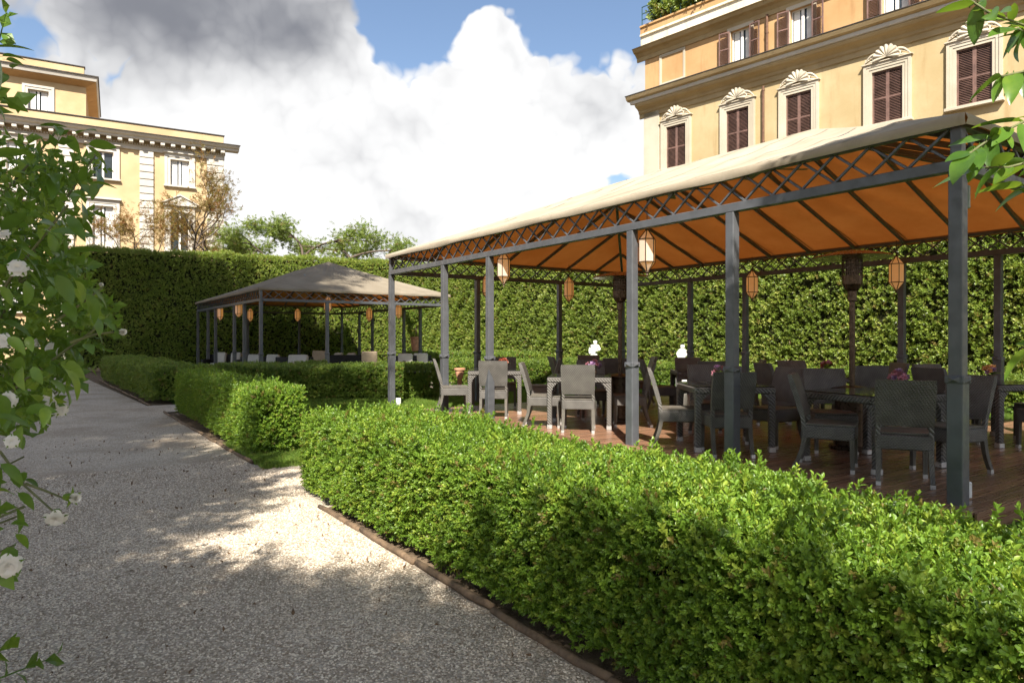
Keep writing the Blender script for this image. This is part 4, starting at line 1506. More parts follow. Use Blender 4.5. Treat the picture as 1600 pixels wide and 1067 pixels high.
def shutter_leaf(w, h, closed=True):
    mb = MB(); fr = .06; d = .04
    mb.cbox(0, fr, -d, 0, 0, h, .004); mb.cbox(w - fr, w, -d, 0, 0, h, .004)
    for z in (0, h * .47, h - fr):
        mb.cbox(fr, w - fr, -d, -.002, z, z + fr, .004)
    n = int(h / .062)
    for i in range(n):
        z = fr + (h - 2 * fr) * (i + .5) / n
        if abs(z - h * .47 - fr / 2) < fr * .7: continue
        mb.box(fr, w - fr, -.027, .027, -.004, .004, Matrix.Translation((0, -.02, z)) @ Matrix.Rotation(R(36), 4, 'X'))
    return mb.mesh('shutter', M['shutter'])


def profile_band(name, mat, x0, x1, prof, root, ends=True):
    mb = MB(); mb.extrude_x(prof, x0, x1)
    return mb.build(name, mat, root)


def shell_mesh():
    mb = MB()
    nr, na = 9, 73
    vs = []; fs = []
    for i in range(nr + 1):
        r = i / nr
        for j in range(na):
            a = R(-112 + 224 * j / (na - 1))
            rib = abs(math.sin(9 * math.pi * j / (na - 1)))
            rr = r * .50 * (1 + .09 * rib * r)
            y = -.06 - .13 * math.sin(math.pi * (.2 + .6 * r)) - .075 * rib * r
            vs.append((rr * math.sin(a), y, rr * math.cos(a) + .10))
    for i in range(nr):
        for j in range(na - 1):
            fs.append((i * na + j, i * na + j + 1, (i + 1) * na + j + 1, (i + 1) * na + j))
    # rim back to the wall
    o = nr * na
    for j in range(na):
        v = vs[o + j]; vs.append((v[0], .02, v[2]))
    for j in range(na - 1):
        fs.append((o + j, o + j + 1, o + na + j + 1, o + na + j))
    mb.add(vs, fs)
    return mb.mesh('shell', M['cream'], False)


def scroll_mesh(sx):
    mb = MB()
    pts = []; rad = []
    for i in range(22):           # curl beside the shell, then a leaf running out over the frame
        k = i / 21
        if k < .45:
            a = R(300 - 520 * (k / .45)); rr = .035 + .085 * (k / .45)
            pts.append((sx * (.40 + rr * math.cos(a)), -.10, .12 + rr * math.sin(a))); rad.append(.035)
        else:
            q = (k - .45) / .55
            x = .36 + .46 * q; z = .27 - .30 * q + .10 * math.sin(q * math.pi)
            pts.append((sx * x, -.10 + .03 * q, z)); rad.append(.055 * (1 - .75 * q) + .012)
    mb.tube(pts, rad, 7)
    for k in range(4):
        x = .46 + .09 * k
        leaf_geo(mb, TR((sx * x, -.12, .20 - .05 * k), 0) @ Matrix.Rotation(R(-30 * sx), 4, 'Y') @ Matrix.Rotation(R(55), 4, 'X'), .20, .12, .6, -.2)
    mb.tube([(sx * .30, -.08, -.02), (sx * .55, -.09, .03), (sx * .80, -.06, -.05)], [.05, .045, .02], 6)
    return mb.mesh('scroll', M['cream'], True)


SHELL = shell_mesh(); SCR = (scroll_mesh(-1), scroll_mesh(1))


def frame_boxes(a, b, c, d, w, y, mat, parent, name='frame', steps=2, sill=True):
    mb = MB()
    for k in range(steps):
        o0 = w * k / steps; o1 = w * (k + 1) / steps - .004; yy = y * (1 - .38 * (steps - 1 - k) / max(1, steps - 1)) if steps > 1 else y
        mb.box(a - o1, a - o0, -yy, .01, c, d + o1)
        mb.box(b + o0, b + o1, -yy, .01, c, d + o1)
        mb.box(a - o0, b + o0, -yy - .001, .01, d + o0, d + o1)
    ob = mb.build(name, mat, parent)
    if sill:
        s = MB(); s.cbox(a - w - .05, b + w + .05, -y - .09, .01, c - .11, c - .003, .01); s.build('sill', mat, parent)
    return ob


def sash_window(a, b, c, d, parent, dep=.20, curtain=False, mull=1, trans=True):
    g = MB(); g.box(a, b, dep - .01, dep, c, d); g.build('pane', M['pane'], parent)
    if curtain:
        for s0, s1 in ((a + .08, (a + b) / 2 - .14), ((a + b) / 2 + .14, b - .08)):
            cu = MB(); n = 16
            for i in range(n + 1):
                x = s0 + (s1 - s0) * i / n; y = dep - .024 + .008 * math.sin(i * 2.1)
                cu.v += [(x, y, c + .05), (x, y, d - .05)]
            for i in range(n): cu.f.append((2 * i, 2 * i + 2, 2 * i + 3, 2 * i + 1))
            cu.build('curtain', M['curtain'], parent)
    f = MB(); w = .055; y0, y1 = dep - .07, dep - .035
    f.cbox(a, a + w, y0, y1, c, d, .005); f.cbox(b - w, b, y0, y1, c, d, .005)
    f.cbox(a + w, b - w, y0, y1 - .002, c, c + w, .005); f.cbox(a + w, b - w, y0, y1 - .002, d - w, d, .005)
    m = (a + b) / 2
    f.cbox(m - .06, m + .06, y0 - .01, y1 - .004, c + w, d - w, .005)
    f.build('sash', M['sash'], parent)


# ---- right-hand palazzo
fr = Facade((7.77, 32.5), (.684, -.729))
rb = thing('palazzo', 'yellow stucco palazzo with brown shutters and stone shells, behind the dining pavilion', 'building', (7.77, 32.5, 0), fr.rz)
XL = fr.loc(1008)[0]; XR = 30.0
low = [(1042, 1072, 197, 262), (1136, 1170, 171, 240), (1229, 1268, 141, 217), (1362, 1412, 101, 200), (1492, 1554, 62, 160)]
holes = []
for (u0, u1, v0, v1) in low:
    a = fr.loc(u0)[0]; b = fr.loc(u1)[0]; c = (a + b) / 2
    um = (u0 + u1) / 2
    holes.append((c - .53, c + .53, 9.55, 11.55))
# further windows beyond the picture edge
for k in range(5):
    c = 15.2 + 3.0 * k; holes.append((c - .53, c + .53, 9.55, 11.55))
# lower storey, behind the hedge and the pavilion
for k in range(9):
    c = .2 + 3.1 * k; holes.append((c - .55, c + .55, 4.6, 6.9))
W1Z = 12.55; W2Z = 13.45; W2T = 15.45
lowwall = wall_with_holes(XL, XR, 0, W1Z + .1, holes); lowwall.build('wall', M['yellow'], rb)
uph = []
for u0, u1 in ((1143, 1172), (1240, 1265), (1389, 1411)):
    a = fr.loc(u0)[0]; b = fr.loc(u1)[0]; c = (a + b) / 2
    uph.append((c - .47, c + .47, 13.55, 15.05))
for k in range(4):
    c = 13.0 + 4.2 * k; uph.append((c - .47, c + .47, 13.55, 15.05))
wall_with_holes(XL, XR, W1Z + .1, W2T + .05, uph).build('wall', M['orange'], rb)
bk = MB(); bk.box(XL + .03, XR, .26, 14, 0, 16.2); bk.build('inner_mass', M['orange'], rb)
sd = MB(); sd.add([(XL, 0, 0), (XL, 0, W2T), (XL, 14, W2T), (XL, 14, 0)], [(0, 1, 2, 3)]); sd.build('side_wall', M['yellow'], rb)
# corner pilaster
pm_ = MB(); pm_.cbox(XL - .045, XL + .85, -.06, .6, 0, W1Z, .012); pm_.build('pilaster', M['cream'], rb)
# main cornice: fascia mouldings, cove, corona, tiled edge
cor = [(.02, W1Z - .25), (-.06, W1Z - .25), (-.06, W1Z - .05), (-.12, W1Z), (-.14, W1Z + .10), (-.26, W1Z + .20), (-.40, W1Z + .26), (-.46, W1Z + .34), (-.46, W1Z + .40), (.02, W1Z + .52)]
profile_band('cornice', M['cornice'], XL - .30, XR, cor, rb)
profile_band('corona', M['white_trim'], XL - .52, XR, [(.02, W1Z + .525), (-.47, W1Z + .405), (-.52, W1Z + .42), (-.54, W1Z + .50), (-.54, W1Z + .56), (.02, W1Z + .62)], rb)
profile_band('roof_edge', M['cornice'], XL - .66, XR, [(.02, W1Z + .625), (-.55, W1Z + .565), (-.66, W1Z + .62), (-.72, W1Z + .74), (-.72, W1Z + .78), (.02, W1Z + .92)], rb)
profile_band('lead_flashing', M['tile_edge'], XL - .69, XR, [(.02, W1Z + .925), (-.725, W1Z + .785), (-.75, W1Z + .79), (-.75, W1Z + .82), (.02, W1Z + .96)], rb)
# upper cornice, parapet, terrace rail
zc = W2T
profile_band('cornice', M['cornice'], XL - .45, XR, [(.02, zc - .30), (-.05, zc - .30), (-.08, zc - .12), (-.22, zc + .02), (-.36, zc + .08), (-.44, zc + .20), (-.50, zc + .24), (.02, zc + .32)], rb)
profile_band('parapet', M['stained'], XL - .12, XR, [(.4, zc + .325), (-.20, zc + .29), (-.20, zc + .80), (-.28, zc + .82), (-.28, zc + .92), (.4, zc + .95)], rb)
profile_band('parapet_cap', M['orange'], XL - .10, XR, [(.4, zc + .955), (-.26, zc + .925), (-.26, zc + 1.22), (-.32, zc + 1.24), (-.32, zc + 1.32), (.4, zc + 1.34)], rb)
rl = MB()
for k in range(34):
    rl.box(XL - .02 + k * .55, XL + .01 + k * .55, -.26, -.23, zc + 1.33, zc + 2.25)
for z in (zc + 1.6, zc + 1.9, zc + 2.23):
    rl.box(XL - .02, XR, -.265, -.225, z, z + .03)
rl.build('terrace_rail', M['railing'], rb)
sc_ = MB(); sc_.cbox(XL + .25, XL + 5.5, .25, .30, zc + 1.34, zc + 2.9, .01); sc_.build('terrace_screen', M['awning'], rb)
n = 1300
P = np.stack([RNG.uniform(XL + .4, XL + 7, n), RNG.normal(-.02, .14, n), zc + 1.45 + np.abs(RNG.normal(.2, .5, n))], 1)
keep = smooth_noise(P, 1.4, 5) > -.15
ivy = scatter('terrace_foliage', 'ivy', P[keep], np.tile((0, -1., .3), (keep.sum(), 1)), RNG.uniform(.7, 1.2, keep.sum()), rb)
# windows
SHW = shutter_leaf(.53, 2.0)
for i, (a, b, c, d) in enumerate(holes[:10]):
    w = link('window', None, rb, ((a + b) / 2, 0, c))
    hw = (b - a) / 2; hh = d - c
    bkp = MB(); bkp.box(-hw, hw, .17, .18, 0, hh); bkp.build('pane', M['pane'], w)
    s1 = link('shutter', SHW, w, (-hw, .045, 0)); s2 = link('shutter', SHW, w, (.0, .045, 0))
    frame_boxes(-hw, hw, 0, hh, .30, .11, M['cream'], w, 'frame', 3)
    lb = MB(); lb.cbox(-hw - .36, hw + .36, -.16, .01, hh + .30, hh + .345, .01); lb.build('lintel', M['cream'], w)
    if i < 6:
        o = link('shell', SHELL, w, (0, -.01, hh + .36)); o.scale = (.84, .9, .84)
        for s in SCR: link('scroll', s, w, (0, -.02, hh + .36))
for (a, b, c, d) in holes[10:]:
    w = link('window', None, rb, ((a + b) / 2, 0, c))
    hw = (b - a) / 2; hh = d - c
    sash_window(-hw, hw, 0, hh, w)
    frame_boxes(-hw, hw, 0, hh, .26, .10, M['cream'], w, 'frame', 2)
SHU = shutter_leaf(.50, 1.5)
for (a, b, c, d) in uph:
    w = link('window', None, rb, ((a + b) / 2, 0, c))
    hw = (b - a) / 2; hh = d - c
    sash_window(-hw, hw, 0, hh, w, curtain=True)
    frame_boxes(-hw, hw, 0, hh, .16, .06, M['cream'], w, 'frame', 1, False)
    o = link('shutter', SHU, w, (-hw - .50, -.15, 0), (0, 0, R(8)))
    o = link('shutter', SHU, w, (hw, -.10, 0), (0, 0, R(-8)))
# blind panel near the corner
a = fr.loc(1031)[0]; b = fr.loc(1071)[0]
w = link('blind_panel', None, rb, ((a + b) / 2, 0, 13.75)); hw = (b - a) / 2 - .12
frame_boxes(-hw, hw, 0, 1.25, .12, .05, M['cream'], w, 'frame', 2, False)
fb = MB(); fb.box(-hw - .12, hw + .12, -.05, .01, -.12, -.004); fb.build('frame', M['cream'], w)
# rain pipes
for u, z0, z1 in ((1194, 0, 12.2), (1200, 13.4, 15.2)):
    x = fr.loc(u)[0]
    pp_ = MB(); pp_.tube([(x, -.09, z0), (x, -.09, z1)], .055, 10)
    for z in np.arange(z0 + 1, z1, 2.2): pp_.lathe([(.07, z), (.07, z + .06)], 10, TR((x, -.09, 0)))
    pp_.build('rain_pipe', M['pipe'], rb, smooth=False)

# ---- left-hand palazzo
fl = Facade((-20.2, 48.0), (.864, .503))
lb_ = thing('palazzo', 'pale yellow palazzo with white pilasters and attic storey, behind the tall dark hedge', 'building', (-20.2, 48, 0), fl.rz)
z_cor = fl.loc(322, 241)[1]                     # underside of the main cornice
LXL = -30.0; LXR = fl.loc(349)[0]
wins = []
top0, top1 = fl.loc(281, 291)[1], fl.loc(281, 251)[1]
lo0, lo1 = fl.loc(280, 392)[1], fl.loc(280, 332)[1]
xs_ = [fl.loc(281)[0], fl.loc(161)[0]]
stepw = xs_[0] - xs_[1]
for k in range(6):
    wins.append(xs_[0] - stepw * k)
lh = []
for x in wins:
    lh.append((x - .58, x + .58, top0, top1)); lh.append((x - .58, x + .58, lo0, lo1)); lh.append((x - .58, x + .58, lo0 - 4.3, lo1 - 4.3))
wall_with_holes(LXL, LXR, 0, z_cor, lh).build('wall', M['paleyellow'], lb_)
mb = MB(); mb.box(LXL, LXR - .02, .26, 13, 0, z_cor + 1.0); mb.build('inner_mass', M['paleyellow'], lb_)
mb = MB(); mb.add([(LXR, 0, 0), (LXR, 13, 0), (LXR, 13, z_cor), (LXR, 0, z_cor)], [(0, 1, 2, 3)]); mb.build('side_wall', M['paleyellow'], lb_)
# banded pilasters
for xa, xb in ((fl.loc(323)[0], LXR + .03), (fl.loc(218)[0], fl.loc(240)[0]), (fl.loc(218)[0] - stepw, fl.loc(240)[0] - stepw), (fl.loc(218)[0] - 2 * stepw, fl.loc(240)[0] - 2 * stepw)):
    pr = link('pilaster', None, lb_, (0, 0, 0)); k = 0; z = 0
    while z < z_cor - .5:
        mb = MB(); mb.cbox(xa, xb, -.13, .05 if xb < LXR else .7, z + .025, min(z + .445, z_cor - .32), .02); mb.build('block', M['white_trim'], pr); z += .48
    mb = MB(); mb.cbox(xa + .02, xb - .02, -.07, .04, 0, z_cor - .33, .004); mb.build('shaft', M['white_trim'], pr)
# entablature
hc = fl.loc(322, 222)[1] - z_cor
profile_band('frieze', M['white_trim'], LXL, LXR + .06, [(.02, z_cor - .30), (-.12, z_cor - .30), (-.12, z_cor - .12), (-.16, z_cor - .08), (-.16, z_cor), (.02, z_cor)], lb_)
profile_band('cornice', M['white_trim'], LXL, LXR + .95, [(.02, z_cor + .30), (-.62, z_cor + .30), (-.64, z_cor + .42), (-.80, z_cor + .50), (-.86, z_cor + .62), (.02, z_cor + .66)], lb_)
profile_band('gutter', M['tile_edge'], LXL, LXR + 1.0, [(.02, z_cor + .665), (-.87, z_cor + .625), (-.92, z_cor + .63), (-.92, z_cor + .68), (.02, z_cor + .72)], lb_)
profile_band('soffit', M['paleyellow'] if 0 else M['cornice'], LXL, LXR + .10, [(.02, z_cor + .004), (-.2, z_cor + .004), (-.2, z_cor + .297), (.02, z_cor + .297)], lb_)
mo = MB(); mo.cbox(-.13, .13, -.60, -.205, z_cor + .08, z_cor + .296, .02); mo = mo.mesh('modillion', M['white_trim'])
x = LXR - .1
while x > -16:
    link('modillion', mo, lb_, (x, 0, 0)); x -= .62
de = MB(); x = LXR
while x > -18:
    de.box(x - .075, x + .0, -.27, -.2, z_cor + .004, z_cor + .075); x -= .15
tag(de.build('dentils', M['white_trim'], lb_), kind='stuff')
# parapet
zp = fl.loc(345, 213)[1]
mb = MB(); mb.cbox(LXL, LXR + .02, .0, .5, z_cor + .70, zp, .02); mb.build('parapet', M['paleyellow'], lb_)
mb = MB(); mb.cbox(LXL, LXR + .08, -.06, .56, zp + .002, zp + .07, .01); mb.build('parapet_cap', M['tile_edge'], lb_)
# windows
for i, (a, b, c, d) in enumerate(lh):
    w = link('window', None, lb_, ((a + b) / 2, 0, c)); hw = (b - a) / 2; hh = d - c
    sash_window(-hw, hw, 0, hh, w, curtain=(i % 2 == 0))
    frame_boxes(-hw, hw, 0, hh, .36, .10, M['white_trim'], w, 'frame', 2)
    hd = MB(); hd.cbox(-hw - .45, hw + .45, -.26, .01, hh + .40, hh + .52, .015); hd.build('hood', M['white_trim'], w)
    if i % 6 == 1:
        pdm = MB(); zz = hh + .525; e = hw + .5
        pdm.add([(-e, -.24, zz), (e, -.24, zz), (0, -.24, zz + .55), (-e, .0, zz), (e, .0, zz), (0, .0, zz + .55)], [(0, 1, 2), (0, 2, 5, 3), (2, 1, 4, 5)])
        pdm.add([(-e, -.32, zz + .003), (0, -.32, zz + .56), (0, -.32, zz + .66), (-e - .12, -.32, zz + .01), (-e, 0, zz + .003), (0, 0, zz + .56), (0, 0, zz + .66), (-e - .12, 0, zz + .01)], [(0, 1, 2, 3), (3, 2, 6, 7), (0, 4, 5, 1)])
        pdm.add([(e, -.32, zz + .003), (0, -.32, zz + .56), (0, -.32, zz + .66), (e + .12, -.32, zz + .01), (e, 0, zz + .003), (0, 0, zz + .56), (0, 0, zz + .66), (e + .12, 0, zz + .01)], [(3, 2, 1, 0), (7, 6, 2, 3), (1, 5, 4, 0)])
        pdm.build('pediment', M['white_trim'], w)
# attic storey
xa = fl.loc(134)[0]; za0 = zp - .3
za1 = fl.loc(134, 132)[1]
ax0, az0 = fl.loc(42, 176); ax1, az1 = fl.loc(75, 136)
az0 = fl.loc(58, 178)[1]; az1 = fl.loc(58, 137)[1]
att = [(ax0, ax1, az0, az1), (ax0 - 4.2, ax1 - 4.2, az0, az1)]
m_ = wall_with_holes(LXL, xa, za0, za1, att)
m_.build('attic_wall', M['paleyellow'], lb_, (0, .9 * 0 + .56, 0))
mb = MB(); mb.box(LXL, xa - .01, .80, 9, za0, za1 + .2); mb.build('attic_mass', M['paleyellow'], lb_)
mb = MB(); mb.add([(xa, .56, za0), (xa, 9, za0), (xa, 9, za1), (xa, .56, za1)], [(0, 1, 2, 3)]); mb.build('side_wall', M['orange'], lb_)  # attic return in darker orange: its shade is put into the wall colour
for (a, b, c, d) in att:
    w = link('window', None, lb_, ((a + b) / 2, .56, c)); hw = (b - a) / 2; hh = d - c
    sash_window(-hw, hw, 0, hh, w, curtain=True)
    frame_boxes(-hw, hw, 0, hh, .30, .09, M['white_trim'], w, 'frame', 2)


def hip_cornice(name, mat, x0, x1, y0, y1, prof, root):
    """cornice returning round the right end: prof = (projection, z)"""
    mb = MB(); n = len(prof)
    for p, z in prof: mb.v += [(x0, y0 - p, z), (x1 + p, y0 - p, z), (x1 + p, y1, z)]
    for i in range(n):
        j = (i + 1) % n
        for k in range(2): mb.f.append((i * 3 + k, i * 3 + k + 1, j * 3 + k + 1, j * 3 + k))
    return mb.build(name, mat, root)


hip_cornice('attic_soffit', M['orange'], LXL, xa, .56, 9, [(0, za1 - .05), (.55, za1 + .22), (.55, za1 + .25), (0, za1 + .25)], lb_)
hip_cornice('attic_cornice', M['white_trim'], LXL, xa, .56, 9, [(.0, za1 + .253), (.58, za1 + .253), (.66, za1 + .50), (.0, za1 + .62)], lb_)
hip_cornice('attic_gutter', M['tile_edge'], LXL, xa, .56, 9, [(0, za1 + .625), (.665, za1 + .505), (.72, za1 + .51), (.72, za1 + .58), (0, za1 + .70)], lb_)
zpa = fl.loc(134, 104)[1]
mb = MB(); mb.cbox(LXL, xa - .1, .62, 1.0, za1 + .66, zpa + .1, .02); mb.build('attic_parapet', M['paleyellow'], lb_)
mb = MB(); mb.cbox(LXL, xa - .05, .57, 1.05, zpa + .102, zpa + .17, .01); mb.build('attic_parapet_cap', M['tile_edge'], lb_)


# ------------------------------------------------------------------ trees
def grow_tree(seed, trunks, spread, levels, L0, ratio=.72, up=.25, kids=(2, 3), r0=.1, bend=.25, flat=0.):
    rnd = random.Random(seed); mb = MB(); tips = []

    def rec(p, d, L, r, lev):
        pts = [p]; q = p.copy(); dd = d.copy(); n = 4
        for i in range(n):
            dd = (dd + Vector((rnd.gauss(0, bend), rnd.gauss(0, bend), rnd.gauss(0, bend) * .6)) * .5).normalized()
            if flat and lev < levels: dd.z *= (1 - flat); dd.normalize()
            q = q + dd * L / n; pts.append(q.copy())
            if lev <= 1: tips.append((q.copy(), dd.copy()))
        mb.tube(pts, [r * (1 - .4 * i / n) for i in range(n + 1)], 5 if lev > 1 else 4, cap=(lev == 0))
        if lev == 0: return
        for k in range(rnd.randint(*kids)):
            a = rnd.uniform(0, 6.28)
            s = Vector((math.cos(a), math.sin(a), rnd.uniform(-.2, .3)))
            nd = (dd + s * spread + Vector((0, 0, up))).normalized()
            rec(pts[-1] if k < 2 else pts[-2], nd, L * ratio * rnd.uniform(.75, 1.2), r * .6, lev - 1)
    for (x, y, dx, dy, dz) in trunks:
        rec(Vector((x, y, 0)), Vector((dx, dy, dz)).normalized(), L0 * rnd.uniform(.9, 1.1), r0, levels)
    return mb, tips


def tree(name, label, loc, seed, key, dens, scl, puff, trunk_kw, cat='tree', group=None, up=.3):
    t = thing(name, label, cat, loc, 0, group)
    mb, tips = grow_tree(seed, **trunk_kw)
    mb.build('trunk', M['bark'], t, smooth=True)
    P = []; N = []
    r = np.random.default_rng(seed)
    for p, d in tips:
        for k in range(dens):
            P.append(np.array(p) + r.normal(0, puff, 3)); N.append(np.array(d) + r.normal(0, .5, 3))
    sc_ = np.random.default_rng(seed).uniform(.7, 1.3, len(P)) * scl
    scatter('crown', key, P, N, sc_, t, up=up)
    return t


p = at(270, 528, 37.5)
tree('feathery_tree', 'sparse reddish feathery tree in front of the pale palazzo', (p.x, p.y, 0), 11, 'albizia', 2, .48, .25,
     dict(trunks=[(-.4, 0, -.42, 0, 1), (0, .2, -.05, .1, 1), (-.2, 0, -.15, -.2, 1)], spread=.72, levels=5, L0=4.7, ratio=.60, up=.12, kids=(2, 3), r0=.13, bend=.3))
p = at(165, 528, 39)
tree('feathery_tree', 'thin brownish tree beside the first windows of the pale palazzo', (p.x, p.y, 0), 23, 'albizia', 3, .5, .25,
     dict(trunks=[(0, 0, -.3, 0, 1), (.4, .2, .5, .1, 1)], spread=.8, levels=5, L0=3.9, ratio=.66, up=.12, kids=(2, 2), r0=.10, bend=.3))
p = at(490, 528, 44)
tree('spreading_tree', 'pale green flat topped tree above the tall hedge', (p.x, p.y, 0), 5, 'pale', 4, .5, .3,
     dict(trunks=[(0, 0, -.35, 0, 1), (.3, 0, .45, 0, 1), (0, 0, .05, 0, 1)], spread=1.1, levels=4, L0=7.4, ratio=.48, up=.0, kids=(2, 4), r0=.15, bend=.22, flat=.35))
p = at(385, 528, 42)
tree('spreading_tree', 'small pale green tree right of the pale palazzo corner', (p.x, p.y, 0), 8, 'pale', 3, .42, .25,
     dict(trunks=[(0, 0, -.15, 0, 1), (0, 0, .3, 0, 1)], spread=1.0, levels=4, L0=5.2, ratio=.45, up=.0, kids=(2, 3), r0=.12, bend=.22, flat=.25))


# shade trees standing beside and behind the viewpoint
def crown_points(c, rad, n, seed, hollow=.35):
    r = np.random.default_rng(seed)
    D = r.normal(0, 1, (n, 3)); D /= np.linalg.norm(D, axis=1)[:, None]
    P = D * (r.uniform(hollow, 1, n) ** .6)[:, None] * np.array(rad)
    bump = smooth_noise(P, 1.1 / max(rad) * 3, seed)
    P *= (1 + .14 * bump)[:, None]
    keep = smooth_noise(P, 1.3 / max(rad) * 4, seed + 1) > -.62
    return P[keep] + np.array(c), D[keep]


def stone_pine(x, y, h, rx, ry, rz_, seed, label, n=3500):
    t = thing('stone_pine', label, 'tree', (x, y, 0), 0, 'tall stone pines shading the path')
    mb = MB(); rnd = random.Random(seed)
    mb.tube([(0, 0, 0), (.15, .1, h * .35), (-.05, .1, h * .7), (0, 0, h)], [.38, .32, .26, .15], 10)
    for k in range(9):
        a = k * .7 + rnd.uniform(-.2, .2)
        e = Vector((math.cos(a) * rx * .75, math.sin(a) * ry * .75, h + rz_ * rnd.uniform(-.2, .4)))
        mb.tube([(0, 0, h * .80), e * .5 + Vector((0, 0, h * .42)), e], [.14, .09, .03], 6)
    mb.build('trunk', M['bark'], t, smooth=True)
    P, D = crown_points((0, 0, h), (rx, ry, rz_), n, seed)
    scatter('crown', 'pine', P, D, RNG.uniform(.9, 1.5, len(P)), t)


stone_pine(-10.2, -1.0, 15.0, 6.8, 6.8, 2.6, 1, 'tall stone pine left of the path, outside the picture')
stone_pine(-12.8, 13.0, 17.0, 6.8, 6.8, 2.6, 2, 'tall stone pine beyond the rose, outside the picture')
stone_pine(-10.3, -8.0, 31.0, 6.4, 6.8, 2.8, 3, 'very tall stone pine far behind the viewpoint')
stone_pine(-21, 16, 17.5, 7.0, 6.8, 2.4, 4, 'tall stone pine left of the far pavilion, outside the picture')


def broad_tree(x, y, c, rad, n, seed, label, name='laurel_tree'):
    t = thing(name, label, 'tree', (x, y, 0))
    rnd = random.Random(seed); mb = MB()
    cc = Vector(c) - Vector((x, y, 0))
    mb.tube([(0, 0, 0), (cc.x * .2, cc.y * .2, cc.z * .35), (cc.x * .7, cc.y * .7, cc.z * .75), cc], [.16, .13, .10, .05], 8)
    for k in range(10):
        a = k * 2.4; e = Vector((math.cos(a) * rad[0] * .7, math.sin(a) * rad[1] * .7, rnd.uniform(-.5, .6) * rad[2]))
        st = Vector((cc.x * .6, cc.y * .6, cc.z * .65))
        mb.tube([st, (st + cc + e) / 2 + Vector((0, 0, .15)), cc + e], [.06, .04, .015], 6)
    mb.build('trunk', M['bark'], t, smooth=True)
    P, D = crown_points(cc, rad, n, seed)
    scatter('crown', 'shade', P, D, RNG.uniform(.7, 1.2, len(P)), t)
    return t


rt = broad_tree(2.75, .55, (4.5, .95, 6.6), (3.1, 2.0, 1.8), 6500, 31, 'glossy leaved laurel whose branches hang in at the upper right')
broad_tree(-.8, -4.6, (-1.9, -4.75, 6.9), (3.2, 2.1, 1.6), 4600, 32, 'broad evergreen behind the viewpoint, outside the picture', 'evergreen_tree')
broad_tree(-5.0, -2.0, (-5.15, -.5, 6.6), (2.75, 2.9, 1.9), 6500, 33, 'evergreen beside the rose, outside the picture', 'evergreen_tree')


# ---- single leaves big enough to pick out
def big_leaf(name, mat, L, W, seed, serr=0.):
    rnd = random.Random(seed); mb = MB(); n = 9
    vs = []; fs = []
    curl = rnd.uniform(.1, .35); fold = rnd.uniform(.15, .4); wav = rnd.uniform(0, .05)
    for i in range(n + 1):
        k = i / n
        w = W / 2 * (math.sin(math.pi * k ** .8) ** .75) if 0 < k < 1 else .001
        z0 = -curl * L * k * k
        s = (1 + serr * (1 if i % 2 else -1))
        vs += [(-w * s, L * k, z0 + fold * w + wav * L * math.sin(k * 9) * .3), (0, L * k, z0), (w * s, L * k, z0 + fold * w - wav * L * math.sin(k * 8) * .3)]
    for i in range(n):
        for j in range(2):
            a = i * 3 + j
            fs.append((a, a + 1, a + 4, a + 3))
    mb.add(vs, fs)
    mb.tube([(0, -.18 * L, .0), (0, 0, 0)], L * .012, 4)
    return mb.mesh(name, mat, True)


def place_leaf(parent, mesh, p, d, roll, s):
    """leaf at p (world, parent at rot 0) pointing along d"""
    d = Vector(d).normalized()
    q = d.to_track_quat('Y', 'Z').to_matrix().to_4x4() @ Matrix.Rotation(roll, 4, 'Y')
    o = link('leaf', mesh, parent, Vector(p) - parent.location, q.to_euler())
    o.scale = (s, s, s)
    return o


LL = [big_leaf('leaf', M['laurel'], .105, .042, i) for i in range(5)]
rnd = random.Random(77)
for poly, Y0, spacing in (([(1680, 10), (1600, 40), (1545, 20), (1500, -10)], 1.6, .015),
                          ([(1690, 90), (1610, 110), (1565, 120)], 1.5, .015),
                          ([(1690, 160), (1600, 190), (1550, 215), (1515, 240)], 1.5, .013),
                          ([(1700, 250), (1620, 250), (1575, 262), (1540, 262)], 1.5, .014),
                          ([(1700, 60), (1640, 70), (1590, 45)], 1.6, .022),
                          ([(1720, 520), (1650, 530), (1612, 545)], 1.9, .05),
                          ([(1700, 330), (1640, 300), (1600, 290)], 1.6, .026)):
    pts = [at(u, v, Y0 + rnd.uniform(-.04, .04)) for u, v in poly]
    mb = MB()
    base = Vector((2.72, .62, max(1.9, pts[0].z + .35)))
    arc = [base.lerp(pts[0], k / 5) + Vector((0, 0, .16 * math.sin(math.pi * k / 5))) for k in range(5)]
    mb.tube(arc + pts, list(np.linspace(.014, .005, 5)) + [.004] + [.003] * (len(pts) - 1), 6)
    for k in range(10):
        place_leaf(rt, rnd.choice(LL), arc[2].lerp(pts[0], k / 10) + Vector((0, 0, .04)), Vector((rnd.uniform(-1, .6), rnd.uniform(-.8, .8), rnd.uniform(-.8, .5))), rnd.uniform(-.9, .9), rnd.uniform(.6, 1.1))
    mb.v = [tuple(Vector(v) - rt.location) for v in mb.v]
    mb.build('twig', M['twig'], rt, smooth=True)
    for a, b in zip(pts[:-1], pts[1:]):
        L = (b - a).length; n = max(1, int(L / spacing))
        for i in range(n):
            p = a.lerp(b, (i + rnd.random()) / n)
            d = (b - a).normalized()
            side = Vector((rnd.uniform(-.6, .6), rnd.uniform(-.8, .8), rnd.uniform(-1.0, .45)))
            place_leaf(rt, rnd.choice(LL), p, d * rnd.uniform(.3, .9) + side, rnd.uniform(-.9, .9), rnd.uniform(.5, .95))
    place_leaf(rt, rnd.choice(LL), pts[-1], (pts[-1] - pts[-2]).normalized() + Vector((0, 0, -.3)), rnd.uniform(-.5, .5), 1.0)

